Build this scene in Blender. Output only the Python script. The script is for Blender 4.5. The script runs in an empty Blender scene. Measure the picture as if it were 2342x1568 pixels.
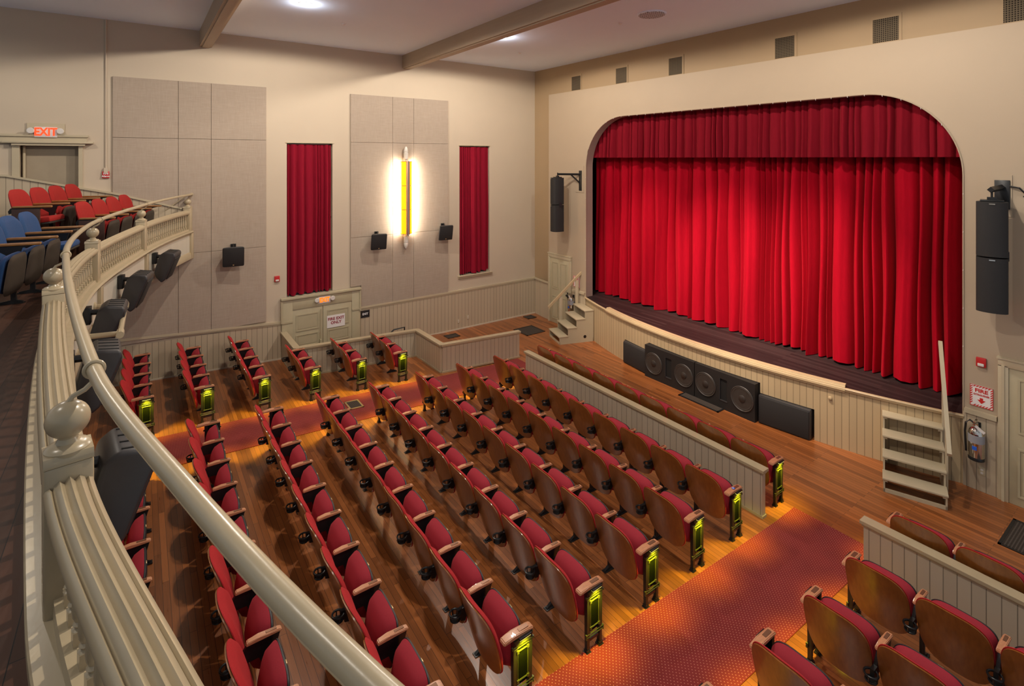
import bpy, bmesh, math, random
from mathutils import Vector, Matrix, Euler
random.seed(7)
PI = math.pi
sc = bpy.context.scene
col = sc.collection

# ------------------------------------------------------------------ camera
cam_d = bpy.data.cameras.new('camera')
cam = bpy.data.objects.new('camera', cam_d); col.objects.link(cam)
sc.camera = cam
cam.location = (0, 0, 4.7)
cam.rotation_euler = (math.radians(90), 0, math.radians(54.56))
cam_d.sensor_width = 36.0
cam_d.lens = 36.0 * 1195 / 2342
cam_d.shift_y = -422 / 2342
cam_d.clip_start = 0.05
# ------------------------------------------------------------------ colour management
vs = sc.view_settings
vs.view_transform = 'Standard'; vs.look = 'None'; vs.gamma = 1.0; vs.use_curve_mapping = False
vs.exposure = -0.08
# ------------------------------------------------------------------ world: added ambient fill, entering by the open rear
w = bpy.data.worlds.new('world'); sc.world = w; w.use_nodes = True
bg = w.node_tree.nodes['Background']
bg.inputs[0].default_value = (0.88, 0.94, 1.0, 1); bg.inputs[1].default_value = 0.43

def light(name, kind, loc, energy, color, target=None, parent=None, **kw):
    d = bpy.data.lights.new(name, kind); d.energy = energy; d.color = color
    for k, v in kw.items(): setattr(d, k, v)
    o = bpy.data.objects.new(name, d); col.objects.link(o); o.location = loc
    if target is not None:
        o.rotation_euler = (Vector(target) - Vector(loc)).to_track_quat('-Z', 'Y').to_euler()
    if parent: o.parent = parent
    return o
WARM = (1.0, 0.80, 0.58)
NEUT = (1.0, 0.90, 0.77)
DOWN = [(-9.4, 6.45), (-9.3, 2.3), (-3.2, 6.45), (-3.2, 2.3)]
for x, y in DOWN:   # recessed ceiling lamps
    light('downlight_beam', 'SPOT', (x, y, 7.24), 430, NEUT, (x, y, 0), spot_size=math.radians(177), spot_blend=0.12, shadow_soft_size=0.07)
for x, y in [(-9.4, -2.2), (-3.2, -2.2)]:   # the same lamps over the balcony
    light('downlight_beam', 'SPOT', (x, y, 7.24), 150, NEUT, (x, y, 0), spot_size=math.radians(170), spot_blend=0.4, shadow_soft_size=0.07)
for x, y in DOWN:   # extra points added under the recessed lamps to lighten the ceiling
    light('ceiling_fill', 'POINT', (x, y, 7.20), 9, (0.92, 0.95, 1.0), shadow_soft_size=0.05)
# stage wash hung from the beam over the stalls
for xa, xb, e_ in ((-8.3, -8.5, 1900), (-6.3, -6.5, 2700), (-4.9, -4.7, 2700)):
    light('stage_wash_light', 'SPOT', (xa, 6.4, 7.25), e_, (1.0, 0.80, 0.64), (xb, 10.2, 1.5), spot_size=math.radians(40), spot_blend=1.0, shadow_soft_size=0.08)
light('stage_wash_light', 'SPOT', (-6.3, 1.4, 6.85), 140, WARM, (-6.2, 9.7, 3.2), spot_size=math.radians(62), spot_blend=0.9, shadow_soft_size=0.2)

# ------------------------------------------------------------------ materials
MATS = {}
class NT:
    def __init__(s, name):
        s.m = bpy.data.materials.new(name); s.m.use_nodes = True
        s.t = s.m.node_tree; s.b = s.t.nodes['Principled BSDF']
    def n(s, typ, **kw):
        n = s.t.nodes.new(typ)
        for k, v in kw.items(): setattr(n, k, v)
        return n
    def l(s, a, b): s.t.links.new(a, b)
    def math(s, op, a, b=None):
        n = s.n('ShaderNodeMath', operation=op)
        for i, v in enumerate((a, b)):
            if v is None: continue
            if isinstance(v, (int, float)): n.inputs[i].default_value = v
            else: s.l(v, n.inputs[i])
        return n.outputs[0]
    def mix(s, f, a, b):
        n = s.n('ShaderNodeMix', data_type='RGBA')
        if isinstance(f, (int, float)): n.inputs[0].default_value = f
        else: s.l(f, n.inputs[0])
        for i, v in ((6, a), (7, b)):
            if isinstance(v, tuple): n.inputs[i].default_value = (*v, 1) if len(v) == 3 else v
            else: s.l(v, n.inputs[i])
        return n.outputs[2]
    def bump(s, h, strength=0.3, dist=0.01):
        n = s.n('ShaderNodeBump'); n.inputs['Strength'].default_value = strength; n.inputs['Distance'].default_value = dist
        s.l(h, n.inputs['Height']); s.l(n.outputs[0], s.b.inputs['Normal'])
    def noise(s, scale, detail=3, vec=None, mapscale=None):
        n = s.n('ShaderNodeTexNoise'); n.inputs['Scale'].default_value = scale; n.inputs['Detail'].default_value = detail
        tc = s.n('ShaderNodeTexCoord'); v = tc.outputs['Object']
        if mapscale:
            mp = s.n('ShaderNodeMapping'); mp.inputs['Scale'].default_value = mapscale
            s.l(v, mp.inputs[0]); v = mp.outputs[0]
        s.l(v, n.inputs['Vector']); return n.outputs['Fac']
def simple(name, colr, rough=0.5, metal=0.0, var=0.08, scale=8, bump=0.0, coat=0.0, sheen=0.0, mapscale=None, spec=0.5):
    k = NT(name); b = k.b
    f = k.noise(scale, 4, mapscale=mapscale)
    c2 = tuple(max(0, c * (1 - var * 2.5)) for c in colr); c1 = tuple(min(1, c * (1 + var)) for c in colr)
    k.l(k.mix(f, c2, c1), b.inputs['Base Color'])
    b.inputs['Roughness'].default_value = rough; b.inputs['Metallic'].default_value = metal
    b.inputs['Coat Weight'].default_value = coat; b.inputs['Sheen Weight'].default_value = sheen
    b.inputs['Sheen Roughness'].default_value = 0.4; b.inputs['Specular IOR Level'].default_value = spec
    if sheen: b.inputs['Sheen Tint'].default_value = (min(1, colr[0] * 2 + .3), colr[1] + .1, colr[2] + .1, 1)
    if bump:
        k.bump(k.noise(scale * 6, 4, mapscale=mapscale), bump, 0.004)
    MATS[name] = k.m; return k.m
def emis(name, colr, strength, base=None):
    k = NT(name); k.b.inputs['Base Color'].default_value = (*(base or colr), 1)
    k.b.inputs['Emission Color'].default_value = (*colr, 1); k.b.inputs['Emission Strength'].default_value = strength
    MATS[name] = k.m; return k.m

M_wall = simple('wall_paint', (0.56, 0.465, 0.35), 0.7, var=0.02, scale=1.5, bump=0.02)
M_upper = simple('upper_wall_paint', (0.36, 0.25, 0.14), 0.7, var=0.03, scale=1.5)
M_face = simple('proscenium_paint', (0.43, 0.335, 0.235), 0.65, var=0.02, scale=1.5)
M_ceil = simple('ceiling_paint', (0.74, 0.82, 0.95), 0.75, var=0.02, scale=1)
M_jamb = simple('jamb_paint', (0.36, 0.27, 0.22), 0.6, var=0.03)
M_trim = simple('trim_paint', (0.52, 0.44, 0.30), 0.38, var=0.04, scale=5)
M_rail = simple('balcony_paint', (0.45, 0.365, 0.235), 0.27, var=0.04, scale=9, bump=0.05)
M_door = simple('door_paint', (0.47, 0.41, 0.27), 0.4, var=0.04)
M_door2 = simple('balcony_door_paint', (0.36, 0.29, 0.20), 0.5, var=0.04)
M_beam = simple('beam_paint', (0.40, 0.31, 0.215), 0.55, var=0.05, scale=4, mapscale=(0.3, 4, 4))
M_white = simple('white_plastic', (0.7, 0.66, 0.62), 0.4, var=0.02)
M_paper = simple('paper', (0.8, 0.76, 0.74), 0.6, var=0.01)
M_redsign = simple('red_plastic', (0.5, 0.02, 0.02), 0.35, var=0.03)
M_redink = simple('red_ink', (0.6, 0.02, 0.015), 0.6, var=0.02)
M_maroonink = simple('maroon_ink', (0.3, 0.01, 0.03), 0.6, var=0.02)
M_blackink = simple('black_plate', (0.02, 0.02, 0.022), 0.4, var=0.02)
M_spk = simple('speaker_plastic', (0.036, 0.034, 0.036), 0.42, var=0.05, scale=20, bump=0.05)
M_cloth = simple('speaker_cloth', (0.020, 0.018, 0.018), 0.8, var=0.1, scale=60, bump=0.1)
M_slot = simple('dark_slot', (0.004, 0.004, 0.004), 0.8, var=0)
M_cone = simple('speaker_cone', (0.045, 0.037, 0.032), 0.5, var=0.15, scale=14)
M_iron = simple('cast_iron', (0.012, 0.012, 0.013), 0.35, var=0.1, scale=30)
M_irongr = simple('green_black_iron', (0.003, 0.004, 0.0025), 0.8, metal=0.0, var=0.2, scale=60, bump=0.2, spec=0.04)
M_brass = simple('gilt_metal', (0.09, 0.095, 0.045), 0.4, metal=0.6, var=0.1, scale=30)
M_tag = simple('brass_tag', (0.75, 0.55, 0.28), 0.3, metal=0.6, var=0.05)
M_chrome = simple('polished_steel', (0.65, 0.62, 0.58), 0.12, metal=1.0, var=0.03)
M_pan = simple('seat_pan_black', (0.025, 0.025, 0.028), 0.5, var=0.1)
M_oldpan = simple('seat_pan_grey', (0.06, 0.047, 0.038), 0.45, metal=0.3, var=0.15, scale=12)
M_cush = simple('red_seat_fabric', (0.33, 0.012, 0.028), 0.85, var=0.12, scale=160, bump=0.25, sheen=0.25)
M_backf = simple('scarlet_back_fabric', (0.50, 0.012, 0.016), 0.85, var=0.16, scale=160, bump=0.3, sheen=0.25)
M_bred = simple('balcony_red_fabric', (0.36, 0.008, 0.005), 0.85, var=0.12, scale=90, bump=0.2, sheen=0.2)
M_bblue = simple('balcony_blue_fabric', (0.012, 0.060, 0.18), 0.85, var=0.15, scale=90, bump=0.2, sheen=0.2)
M_arm = simple('armrest_wood', (0.60, 0.27, 0.14), 0.32, var=0.15, scale=25, mapscale=(6, 1, 6), coat=0.3)
M_oldarm = simple('old_armrest_wood', (0.36, 0.16, 0.045), 0.28, var=0.25, scale=20, mapscale=(5, 1, 5), coat=0.4)
M_sheen = simple('glass_tube_shade', (0.75, 0.7, 0.62), 0.3, var=0.05)
M_rubber = simple('blue_sticker', (0.02, 0.12, 0.65), 0.5, var=0)
M_white_txt = simple('white_ink', (0.85, 0.85, 0.85), 0.6, var=0)
M_lamp = emis('lamp_glow', (1.0, 0.96, 0.93), 40)
M_exit = emis('exit_glow', (1.0, 0.055, 0.01), 1.5)
M_exit2 = emis('exit_glow_amber', (1.0, 0.22, 0.005), 1.0)
M_exitbox = emis('exit_box_glow', (1.0, 0.30, 0.22), 0.0, base=(0.75, 0.68, 0.66))
M_amber = emis('amber_glass', (1.0, 0.50, 0.0), 1.1)
M_tube = emis('sconce_lamp', (1.0, 0.95, 0.86), 14)
M_aisle = emis('aisle_lamp_glow', (1.0, 1.0, 0.25), 1.5)

def fabric_panel():
    k = NT('acoustic_fabric'); a = k.noise(90, 2, mapscale=(1, 1, .06)); b_ = k.noise(90, 2, mapscale=(1, .06, 1))
    f = k.math('ADD', k.math('MULTIPLY', a, .5), k.math('MULTIPLY', b_, .5))
    k.l(k.mix(f, (0.30, 0.235, 0.18), (0.47, 0.385, 0.305)), k.b.inputs['Base Color']); k.b.inputs['Roughness'].default_value = .9
    k.bump(f, .15, .003); return k.m
M_panel = fabric_panel()
def beadboard(name, axis, colr, pitch=0.105, rough=0.4):
    k = NT(name); tc = k.n('ShaderNodeTexCoord'); sp = k.n('ShaderNodeSeparateXYZ'); k.l(tc.outputs['Object'], sp.inputs[0])
    v = sp.outputs['XYZ'.index(axis)]
    fr = k.math('FRACT', k.math('DIVIDE', k.math('ADD', v, 50.0), pitch))
    g = k.math('LESS_THAN', fr, 0.075)
    fl = k.math('FLOOR', k.math('DIVIDE', k.math('ADD', v, 50.0), pitch))
    wn = k.n('ShaderNodeTexWhiteNoise', noise_dimensions='1D'); k.l(fl, wn.inputs['W'])
    dark = tuple(c * .93 for c in colr)
    base = k.mix(wn.outputs['Value'], dark, colr)
    k.l(k.mix(g, base, tuple(c * .42 for c in colr)), k.b.inputs['Base Color'])
    k.b.inputs['Roughness'].default_value = rough
    k.bump(k.math('SUBTRACT', 1.0, g), .5, .006)
    return k.m
BB = (0.52, 0.425, 0.30)
M_bbY = beadboard('beadboard_along_y', 'Y', BB)
M_bbX = beadboard('beadboard_along_x', 'X', BB)
M_bbX2 = beadboard('apron_beadboard', 'X', (0.50, 0.38, 0.225), 0.10)
M_bbF = beadboard('fascia_beadboard', 'X', (0.62, 0.57, 0.47), 0.06)
M_bbP = beadboard('partition_beadboard', 'X', (0.50, 0.44, 0.335), 0.11)
M_bbPY = beadboard('partition_beadboard_y', 'Y', (0.50, 0.425, 0.31), 0.10)

def planks(name, c1, c2, width=0.062, length=1.3, rough=0.3, coat=0.25, gap=(0.05, 0.02, 0.01), varscale=1.0, rot=0):
    k = NT(name); tc = k.n('ShaderNodeTexCoord'); mp = k.n('ShaderNodeMapping'); k.l(tc.outputs['Object'], mp.inputs[0])
    mp.inputs['Rotation'].default_value = (0, 0, rot)
    br = k.n('ShaderNodeTexBrick'); k.l(mp.outputs[0], br.inputs[0])
    br.offset = 0.37; br.offset_frequency = 2; br.inputs['Scale'].default_value = 1.0
    br.inputs['Brick Width'].default_value = length; br.inputs['Row Height'].default_value = width
    br.inputs['Mortar Size'].default_value = 0.0018; br.inputs['Color1'].default_value = (0, 0, 0, 1); br.inputs['Color2'].default_value = (1, 1, 1, 1)
    br.inputs['Mortar'].default_value = (.5, .5, .5, 1)
    n1 = k.noise(3, 5, mapscale=(1.5, 22, 1)); n2 = k.noise(0.9, 3)
    f = k.math('ADD', k.math('MULTIPLY', br.outputs['Color'], .55), k.math('ADD', k.math('MULTIPLY', n1, .40), k.math('MULTIPLY', n2, .2)))
    c = k.mix(f, c1, c2)
    c = k.mix(br.outputs['Fac'], c, gap)
    k.l(c, k.b.inputs['Base Color'])
    k.l(k.math('ADD', k.math('MULTIPLY', n1, .15), rough - .07), k.b.inputs['Roughness'])
    k.b.inputs['Specular IOR Level'].default_value = .5 if coat > .2 else .15; k.b.inputs['Coat Weight'].default_value = coat if coat > .2 else 0; k.b.inputs['Coat Roughness'].default_value = .18
    k.bump(n1, .05, .002)
    return k.m
M_floor = planks('oak_strip_floor', (0.10, 0.026, 0.006), (0.46, 0.150, 0.040), rot=0)
M_bfloor = planks('old_balcony_boards', (0.014, 0.0055, 0.003), (0.075, 0.030, 0.017), 0.11, 2.2, 0.45, 0.1, (0.004, 0.003, 0.003))
M_stage = planks('painted_stage_boards', (0.010, 0.006, 0.007), (0.045, 0.027, 0.027), 0.08, 2.5, 0.5, 0.05, (0.01, 0.006, 0.006))
def wood_shell():
    k = NT('varnished_seat_back'); n1 = k.noise(5, 5, mapscale=(7, 7, .8)); n2 = k.noise(2.2, 2)
    f = k.math('ADD', k.math('MULTIPLY', n1, .7), k.math('MULTIPLY', n2, .3))
    k.l(k.mix(f, (0.12, 0.032, 0.005), (0.42, 0.150, 0.030)), k.b.inputs['Base Color'])
    k.b.inputs['Roughness'].default_value = .3; k.b.inputs['Coat Weight'].default_value = .5; k.b.inputs['Coat Roughness'].default_value = .15
    return k.m
M_shell = wood_shell()
def carpet():
    k = NT('dotted_red_carpet'); tc = k.n('ShaderNodeTexCoord'); sp = k.n('ShaderNodeSeparateXYZ'); k.l(tc.outputs['Object'], sp.inputs[0])
    P = 0.041
    def dots(off):
        ax = k.math('SUBTRACT', k.math('FRACT', k.math('ADD', k.math('DIVIDE', k.math('ADD', sp.outputs[0], 50), P), off)), .5)
        ay = k.math('SUBTRACT', k.math('FRACT', k.math('ADD', k.math('DIVIDE', k.math('ADD', sp.outputs[1], 50), P), off)), .5)
        d = k.math('ADD', k.math('MULTIPLY', ax, ax), k.math('MULTIPLY', ay, ay)); return k.math('LESS_THAN', d, 0.010)
    g = k.math('MAXIMUM', dots(0.0), dots(0.5))
    nz = k.noise(2.5, 4); base = k.mix(nz, (0.14, 0.009, 0.010), (0.27, 0.024, 0.022))
    k.l(k.mix(g, base, (0.55, 0.22, 0.15)), k.b.inputs['Base Color']); k.b.inputs['Roughness'].default_value = .95
    k.bump(k.noise(300, 2), .3, .004); return k.m
M_carpet = carpet()
def velvet(name, c, s=0.6):
    k = NT(name); f = k.noise(30, 4, mapscale=(1, 1, .15)); f2 = k.noise(260, 2)
    ff = k.math('ADD', k.math('MULTIPLY', f, .6), k.math('MULTIPLY', f2, .4))
    k.l(k.mix(ff, tuple(x * .7 for x in c), tuple(min(1, x * 1.2) for x in c)), k.b.inputs['Base Color'])
    k.b.inputs['Roughness'].default_value = .9; k.b.inputs['Sheen Weight'].default_value = s; k.b.inputs['Sheen Roughness'].default_value = .35
    k.b.inputs['Sheen Tint'].default_value = (1, .12, .12, 1); k.b.inputs['Specular IOR Level'].default_value = .1
    return k.m
M_velvet = velvet('red_velvet', (0.38, 0.0015, 0.013), .2)
M_valance = velvet('dark_red_velvet', (0.20, 0.005, 0.014), .15)
M_wincurt = velvet('window_velvet', (0.25, 0.007, 0.022), .15)
def grille(name, c, a='Y', p=0.03):
    k = NT(name); tc = k.n('ShaderNodeTexCoord'); sp = k.n('ShaderNodeSeparateXYZ'); k.l(tc.outputs['Object'], sp.inputs[0])
    g = None
    for ch in a:
        fr = k.math('FRACT', k.math('DIVIDE', k.math('ADD', sp.outputs['XYZ'.index(ch)], 50), p)); h = k.math('LESS_THAN', fr, .42)
        g = h if g is None else k.math('MAXIMUM', g, h)
    k.l(k.mix(g, (0.02, 0.014, 0.01), c), k.b.inputs['Base Color']); k.b.inputs['Roughness'].default_value = .7; k.b.inputs['Specular IOR Level'].default_value = .08
    k.bump(g, .3, .004); return k.m
M_grl = grille('vent_grille', (0.13, 0.10, 0.065), 'ZX', 0.03)
M_fgr = grille('floor_grille', (0.085, 0.07, 0.06), 'XY', 0.03)
M_dgr = grille('diffuser_grille', (0.62, 0.62, 0.66), 'XY', 0.05)

# ------------------------------------------------------------------ mesh helpers
class MB:
    def __init__(s): s.v = []; s.f = []
    def add(s, vs, fs, mt=None):
        n = len(s.v); s.v += [tuple(mt @ Vector(p)) if mt else tuple(p) for p in vs]; s.f += [tuple(i + n for i in f) for f in fs]; return s
    def box(s, x0, x1, y0, y1, z0, z1, mt=None, bev=0.0):
        if bev <= 0:
            vs = [(x, y, z) for x in (x0, x1) for y in (y0, y1) for z in (z0, z1)]
            return s.add(vs, [(0, 1, 3, 2), (4, 6, 7, 5), (0, 4, 5, 1), (2, 3, 7, 6), (0, 2, 6, 4), (1, 5, 7, 3)], mt)
        bm = bmesh.new(); bmesh.ops.create_cube(bm, size=1)
        for v in bm.verts: v.co = Vector(((x0 + x1) / 2 + v.co.x * (x1 - x0), (y0 + y1) / 2 + v.co.y * (y1 - y0), (z0 + z1) / 2 + v.co.z * (z1 - z0)))
        bmesh.ops.bevel(bm, geom=bm.edges[:], offset=bev, segments=2, affect='EDGES', profile=.5)
        bm.verts.index_update(); vs = [v.co.copy() for v in bm.verts]; fs = [[v.index for v in f.verts] for f in bm.faces]; bm.free()
        return s.add(vs, fs, mt)
    def prism(s, pts, axis, a0, a1, mt=None):
        # pts: 2D polygon in the two remaining axes; extruded along axis
        def mk(p, a): return {'X': (a, p[0], p[1]), 'Y': (p[0], a, p[1]), 'Z': (p[0], p[1], a)}[axis]
        n = len(pts); vs = [mk(p, a0) for p in pts] + [mk(p, a1) for p in pts]
        return s.add(vs, [tuple(range(n))[::-1], tuple(range(n, 2 * n))] + [(i, (i + 1) % n, n + (i + 1) % n, n + i) for i in range(n)], mt)
    def tube(s, path, r, seg=10, cap=True, mt=None):
        path = [Vector(p) for p in path]; rs = r if isinstance(r, (list, tuple)) else [r] * len(path)
        up = Vector((0, 0, 1)); vs = []
        for i, p in enumerate(path):
            t = (path[min(i + 1, len(path) - 1)] - path[max(i - 1, 0)]).normalized()
            u = up if abs(t.dot(up)) < .95 else Vector((1, 0, 0))
            a = t.cross(u).normalized(); b = a.cross(t)
            vs += [p + rs[i] * (math.cos(2 * PI * k / seg) * a + math.sin(2 * PI * k / seg) * b) for k in range(seg)]
        fs = [(i * seg + k, i * seg + (k + 1) % seg, (i + 1) * seg + (k + 1) % seg, (i + 1) * seg + k) for i in range(len(path) - 1) for k in range(seg)]
        if cap: fs += [tuple(range(seg))[::-1], tuple(range((len(path) - 1) * seg, len(path) * seg))]
        return s.add(vs, fs, mt)
    def lathe(s, prof, seg=16, mt=None, axis='Z'):
        vs = []
        for r, z in prof:
            for k in range(seg):
                c, q = r * math.cos(2 * PI * k / seg), r * math.sin(2 * PI * k / seg)
                vs.append((c, q, z) if axis == 'Z' else ((z, c, q) if axis == 'X' else (c, z, q)))
        n = len(prof)
        fs = [(i * seg + k, i * seg + (k + 1) % seg, (i + 1) * seg + (k + 1) % seg, (i + 1) * seg + k) for i in range(n - 1) for k in range(seg)]
        fs += [tuple(range(seg))[::-1], tuple(range((n - 1) * seg, n * seg))]
        return s.add(vs, fs, mt)
    def torus(s, R, r, mt=None, seg=24, s2=8):
        vs = [((R + r * math.cos(b)) * math.cos(a), (R + r * math.cos(b)) * math.sin(a), r * math.sin(b)) for a in [2 * PI * i / seg for i in range(seg)] for b in [2 * PI * j / s2 for j in range(s2)]]
        return s.add(vs, [(i * s2 + j, ((i + 1) % seg) * s2 + j, ((i + 1) % seg) * s2 + (j + 1) % s2, i * s2 + (j + 1) % s2) for i in range(seg) for j in range(s2)], mt)
    def sweep(s, path, prof, closed_prof=True, cap=True):
        # path: list of (pos, outward unit xy) ; prof: list of (out, z)
        n = len(prof); vs = []
        for p, o in path: vs += [(p[0] + o[0] * a, p[1] + o[1] * a, p[2] + z) for a, z in prof]
        m = n if closed_prof else n - 1
        fs = [(i * n + k, i * n + (k + 1) % n, (i + 1) * n + (k + 1) % n, (i + 1) * n + k) for i in range(len(path) - 1) for k in range(m)]
        if cap and closed_prof: fs += [tuple(range(n))[::-1], tuple(range((len(path) - 1) * n, len(path) * n))]
        return s.add(vs, fs)
    def mesh(s, name, mat, smooth=True, ang=35):
        me = bpy.data.meshes.new(name); me.from_pydata([tuple(v) for v in s.v], [], s.f); me.validate()
        bm = bmesh.new(); bm.from_mesh(me); bmesh.ops.recalc_face_normals(bm, faces=bm.faces[:]); bm.to_mesh(me); bm.free()
        me.materials.append(mat)
        if smooth:
            me.polygons.foreach_set('use_smooth', [True] * len(me.polygons)); me.set_sharp_from_angle(angle=math.radians(ang))
        return me
    def build(s, name, mat, parent=None, smooth=True, ang=35):
        o = bpy.data.objects.new(name, s.mesh(name, mat, smooth, ang)); col.objects.link(o)
        if parent: o.parent = parent
        return o
def tag(o, label, cat, group=None, kind=None):
    o['label'] = label; o['category'] = cat
    if group: o['group'] = group
    if kind: o['kind'] = kind
    return o
def struct(o): o['kind'] = 'structure'; return o
def empty(name, loc, rz=0.0, label=None, cat=None, group=None):
    o = bpy.data.objects.new(name, None); o.empty_display_size = .1; col.objects.link(o); o.location = loc; o.rotation_euler = (0, 0, rz)
    if label: tag(o, label, cat, group)
    return o
def bx(name, mat, x0, x1, y0, y1, z0, z1, parent=None, bev=0.0, smooth=True):
    return MB().box(x0, x1, y0, y1, z0, z1, bev=bev).build(name, mat, parent, smooth)
def text(name, body, size, mat, parent, loc, rot, extrude=0.002, bold=0.0, sx=1.0):
    c = bpy.data.curves.new(name, 'FONT'); c.body = body; c.size = size; c.extrude = extrude; c.offset = bold
    c.align_x = 'CENTER'; c.align_y = 'CENTER'; c.resolution_u = 3
    t = bpy.data.objects.new(name, c); col.objects.link(t)
    bpy.context.view_layer.update()
    me = bpy.data.meshes.new_from_object(t.evaluated_get(bpy.context.evaluated_depsgraph_get()))
    bpy.data.objects.remove(t); me.name = name; me.materials.clear(); me.materials.append(mat)
    for v in me.vertices: v.co.x *= sx
    o = bpy.data.objects.new(name, me); col.objects.link(o); o.parent = parent; o.location = loc; o.rotation_euler = rot
    return o
RL = (PI / 2, 0, PI / 2)       # writing on the left wall
RS = (PI / 2, 0, 0)            # writing on the stage wall

# ------------------------------------------------------------------ room measures
XL, XR, YS, ZC = -12.57, 0.32, 9.7, 7.34
YB = -5.2
def rake(y): return max(0.0, (6.65 - y) * 0.048)
AX0, AX1, AT, AR = -10.22, -2.37, 5.75, 1.30     # proscenium opening

# ------------------------------------------------------------------ balcony curve
CP = [(-13.4, 1.25), (-12.57, .82), (-11.4, .36), (-10.22, .015), (-7.96, -.46), (-6.5, -.57), (-5.2, -.53), (-2.32, -.20), (-1.25, .04), (-.6, .225), (.32, .56), (.8, .75)]
def C(x):
    i = 1
    while i < len(CP) - 3 and x > CP[i + 1][0]: i += 1
    (x0, y0), (x1, y1), (x2, y2), (x3, y3) = CP[i - 1], CP[i], CP[i + 1], CP[i + 2]
    m1 = (y2 - y0) / (x2 - x0); m2 = (y3 - y1) / (x3 - x1); h = x2 - x1; t = (x - x1) / h
    return (2 * t**3 - 3 * t**2 + 1) * y1 + (t**3 - 2 * t**2 + t) * h * m1 + (-2 * t**3 + 3 * t**2) * y2 + (t**3 - t**2) * h * m2
def Cn(x):
    d = (C(x + .02) - C(x - .02)) / .04; l = math.hypot(1, d); return (-d / l, 1 / l)
def cpath(xa, xb, z, n, off=0.0):
    r = []
    for i in range(n + 1):
        x = xa + (xb - xa) * i / n; nn = Cn(x); r.append(((x + nn[0] * off, C(x) + nn[1] * off, z), nn))
    return r

# ------------------------------------------------------------------ floor, ceiling, walls
def quads_floor():
    m = MB()
    xs = [XL, -11.35, XR]
    def q(x0, x1, y0, y1):
        m.add([(x0, y0, rake(y0)), (x1, y0, rake(y0)), (x1, y1, rake(y1)), (x0, y1, rake(y1))], [(0, 1, 2, 3)])
    q(XL, -11.35, YB, 2.66); q(-11.35, XR, YB, 2.66); q(-11.35, XR, 2.66, 6.0); q(-11.35, XR, 6.0, 6.65); q(XL, -11.35, 6.0, 6.65)
    q(XL, XR, 6.65, 10.2)
    # the sunken landing in front of the fire exit with its two steps
    w0, w1, zb = XL, -11.35, -0.70
    m.add([(w0, 2.66, zb), (w1, 2.66, zb), (w1, 5.1, zb), (w0, 5.1, zb)], [(0, 1, 2, 3)])
    m.add([(w0, 2.66, zb), (w1, 2.66, zb), (w1, 2.66, rake(2.66)), (w0, 2.66, rake(2.66))], [(0, 1, 2, 3)])
    m.add([(w1, 2.66, zb), (w1, 6.0, zb), (w1, 6.0, rake(6)), (w1, 2.66, rake(2.66))], [(0, 1, 2, 3)])
    for k, (ya, yb) in enumerate([(5.1, 5.4), (5.4, 5.7), (5.7, 6.0)]):
        za, zt = zb + .175 * k, zb + .175 * (k + 1)
        m.add([(w0, ya, za), (w1, ya, za), (w1, ya, zt), (w0, ya, zt), (w1, yb, zt), (w0, yb, zt)], [(0, 1, 2, 3), (3, 2, 4, 5)])
    m.add([(w0, 6.0, -.175), (w1, 6.0, -.175), (w1, 6.0, rake(6)), (w0, 6.0, rake(6))], [(0, 1, 2, 3)])
    return m
struct(quads_floor().build('floor', M_floor, smooth=False))
struct(bx('ceiling', M_ceil, XL - .3, XR + .3, YB, 10.4, ZC, ZC + .12, smooth=False))

def wall_yz(m, X, y0, y1, z0, z1, holes, depth):
    ys = sorted({y0, y1, *[h[0] for h in holes], *[h[1] for h in holes]}); zs = sorted({z0, z1, *[h[2] for h in holes], *[h[3] for h in holes]})
    for a, b in zip(ys, ys[1:]):
        for c, d in zip(zs, zs[1:]):
            if any(h[0] <= a and b <= h[1] and h[2] <= c and d <= h[3] for h in holes): continue
            m.add([(X, a, c), (X, b, c), (X, b, d), (X, a, d)], [(0, 1, 2, 3)])
    for h in holes:
        a, b, c, d = h[:4]; D = h[4]
        m.add([(X, a, c), (X, b, c), (X, b, d), (X, a, d), (X - D, a, c), (X - D, b, c), (X - D, b, d), (X - D, a, d)],
              [(0, 1, 5, 4), (1, 2, 6, 5), (2, 3, 7, 6), (3, 0, 4, 7), (4, 5, 6, 7)])
W1 = (2.70, 3.72, 1.56, 5.05, .16); W2 = (7.17, 8.16, 1.47, 5.05, .16); BD = (-1.74, -.92, 3.30, 4.99, .22)
m = MB(); wall_yz(m, XL, YB, YS + .12, -.9, ZC, [W1, W2, BD], .2)
struct(m.build('wall_left', M_wall, smooth=False))
# wall above and beside the proscenium, set back behind the lighter face
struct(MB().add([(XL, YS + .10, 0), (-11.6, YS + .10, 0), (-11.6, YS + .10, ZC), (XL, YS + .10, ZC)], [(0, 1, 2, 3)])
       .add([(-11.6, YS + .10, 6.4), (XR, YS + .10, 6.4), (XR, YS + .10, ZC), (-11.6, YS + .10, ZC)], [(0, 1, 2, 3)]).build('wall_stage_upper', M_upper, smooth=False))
def arch_z(x):
    if x < AX0 + AR: return AT - AR + math.sqrt(max(0, AR**2 - (AX0 + AR - x)**2))
    if x > AX1 - AR: return AT - AR + math.sqrt(max(0, AR**2 - (x - AX1 + AR)**2))
    return AT
arch = [(AX0, 0.99)] + [(AX0 + AR * (1 - math.cos(PI / 2 * i / 20)), AT - AR + AR * math.sin(PI / 2 * i / 20)) for i in range(21)] \
     + [(AX1 - AR + AR * math.sin(PI / 2 * i / 20), AT - AR + AR * math.cos(PI / 2 * i / 20)) for i in range(21)] + [(AX1, 0.99)]
m = MB(); ZT = 6.55; FL = -11.78
m.add([(FL, YS, 0), (AX0, YS, 0), (AX0, YS, ZT), (FL, YS, ZT)], [(0, 1, 2, 3)])
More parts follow.
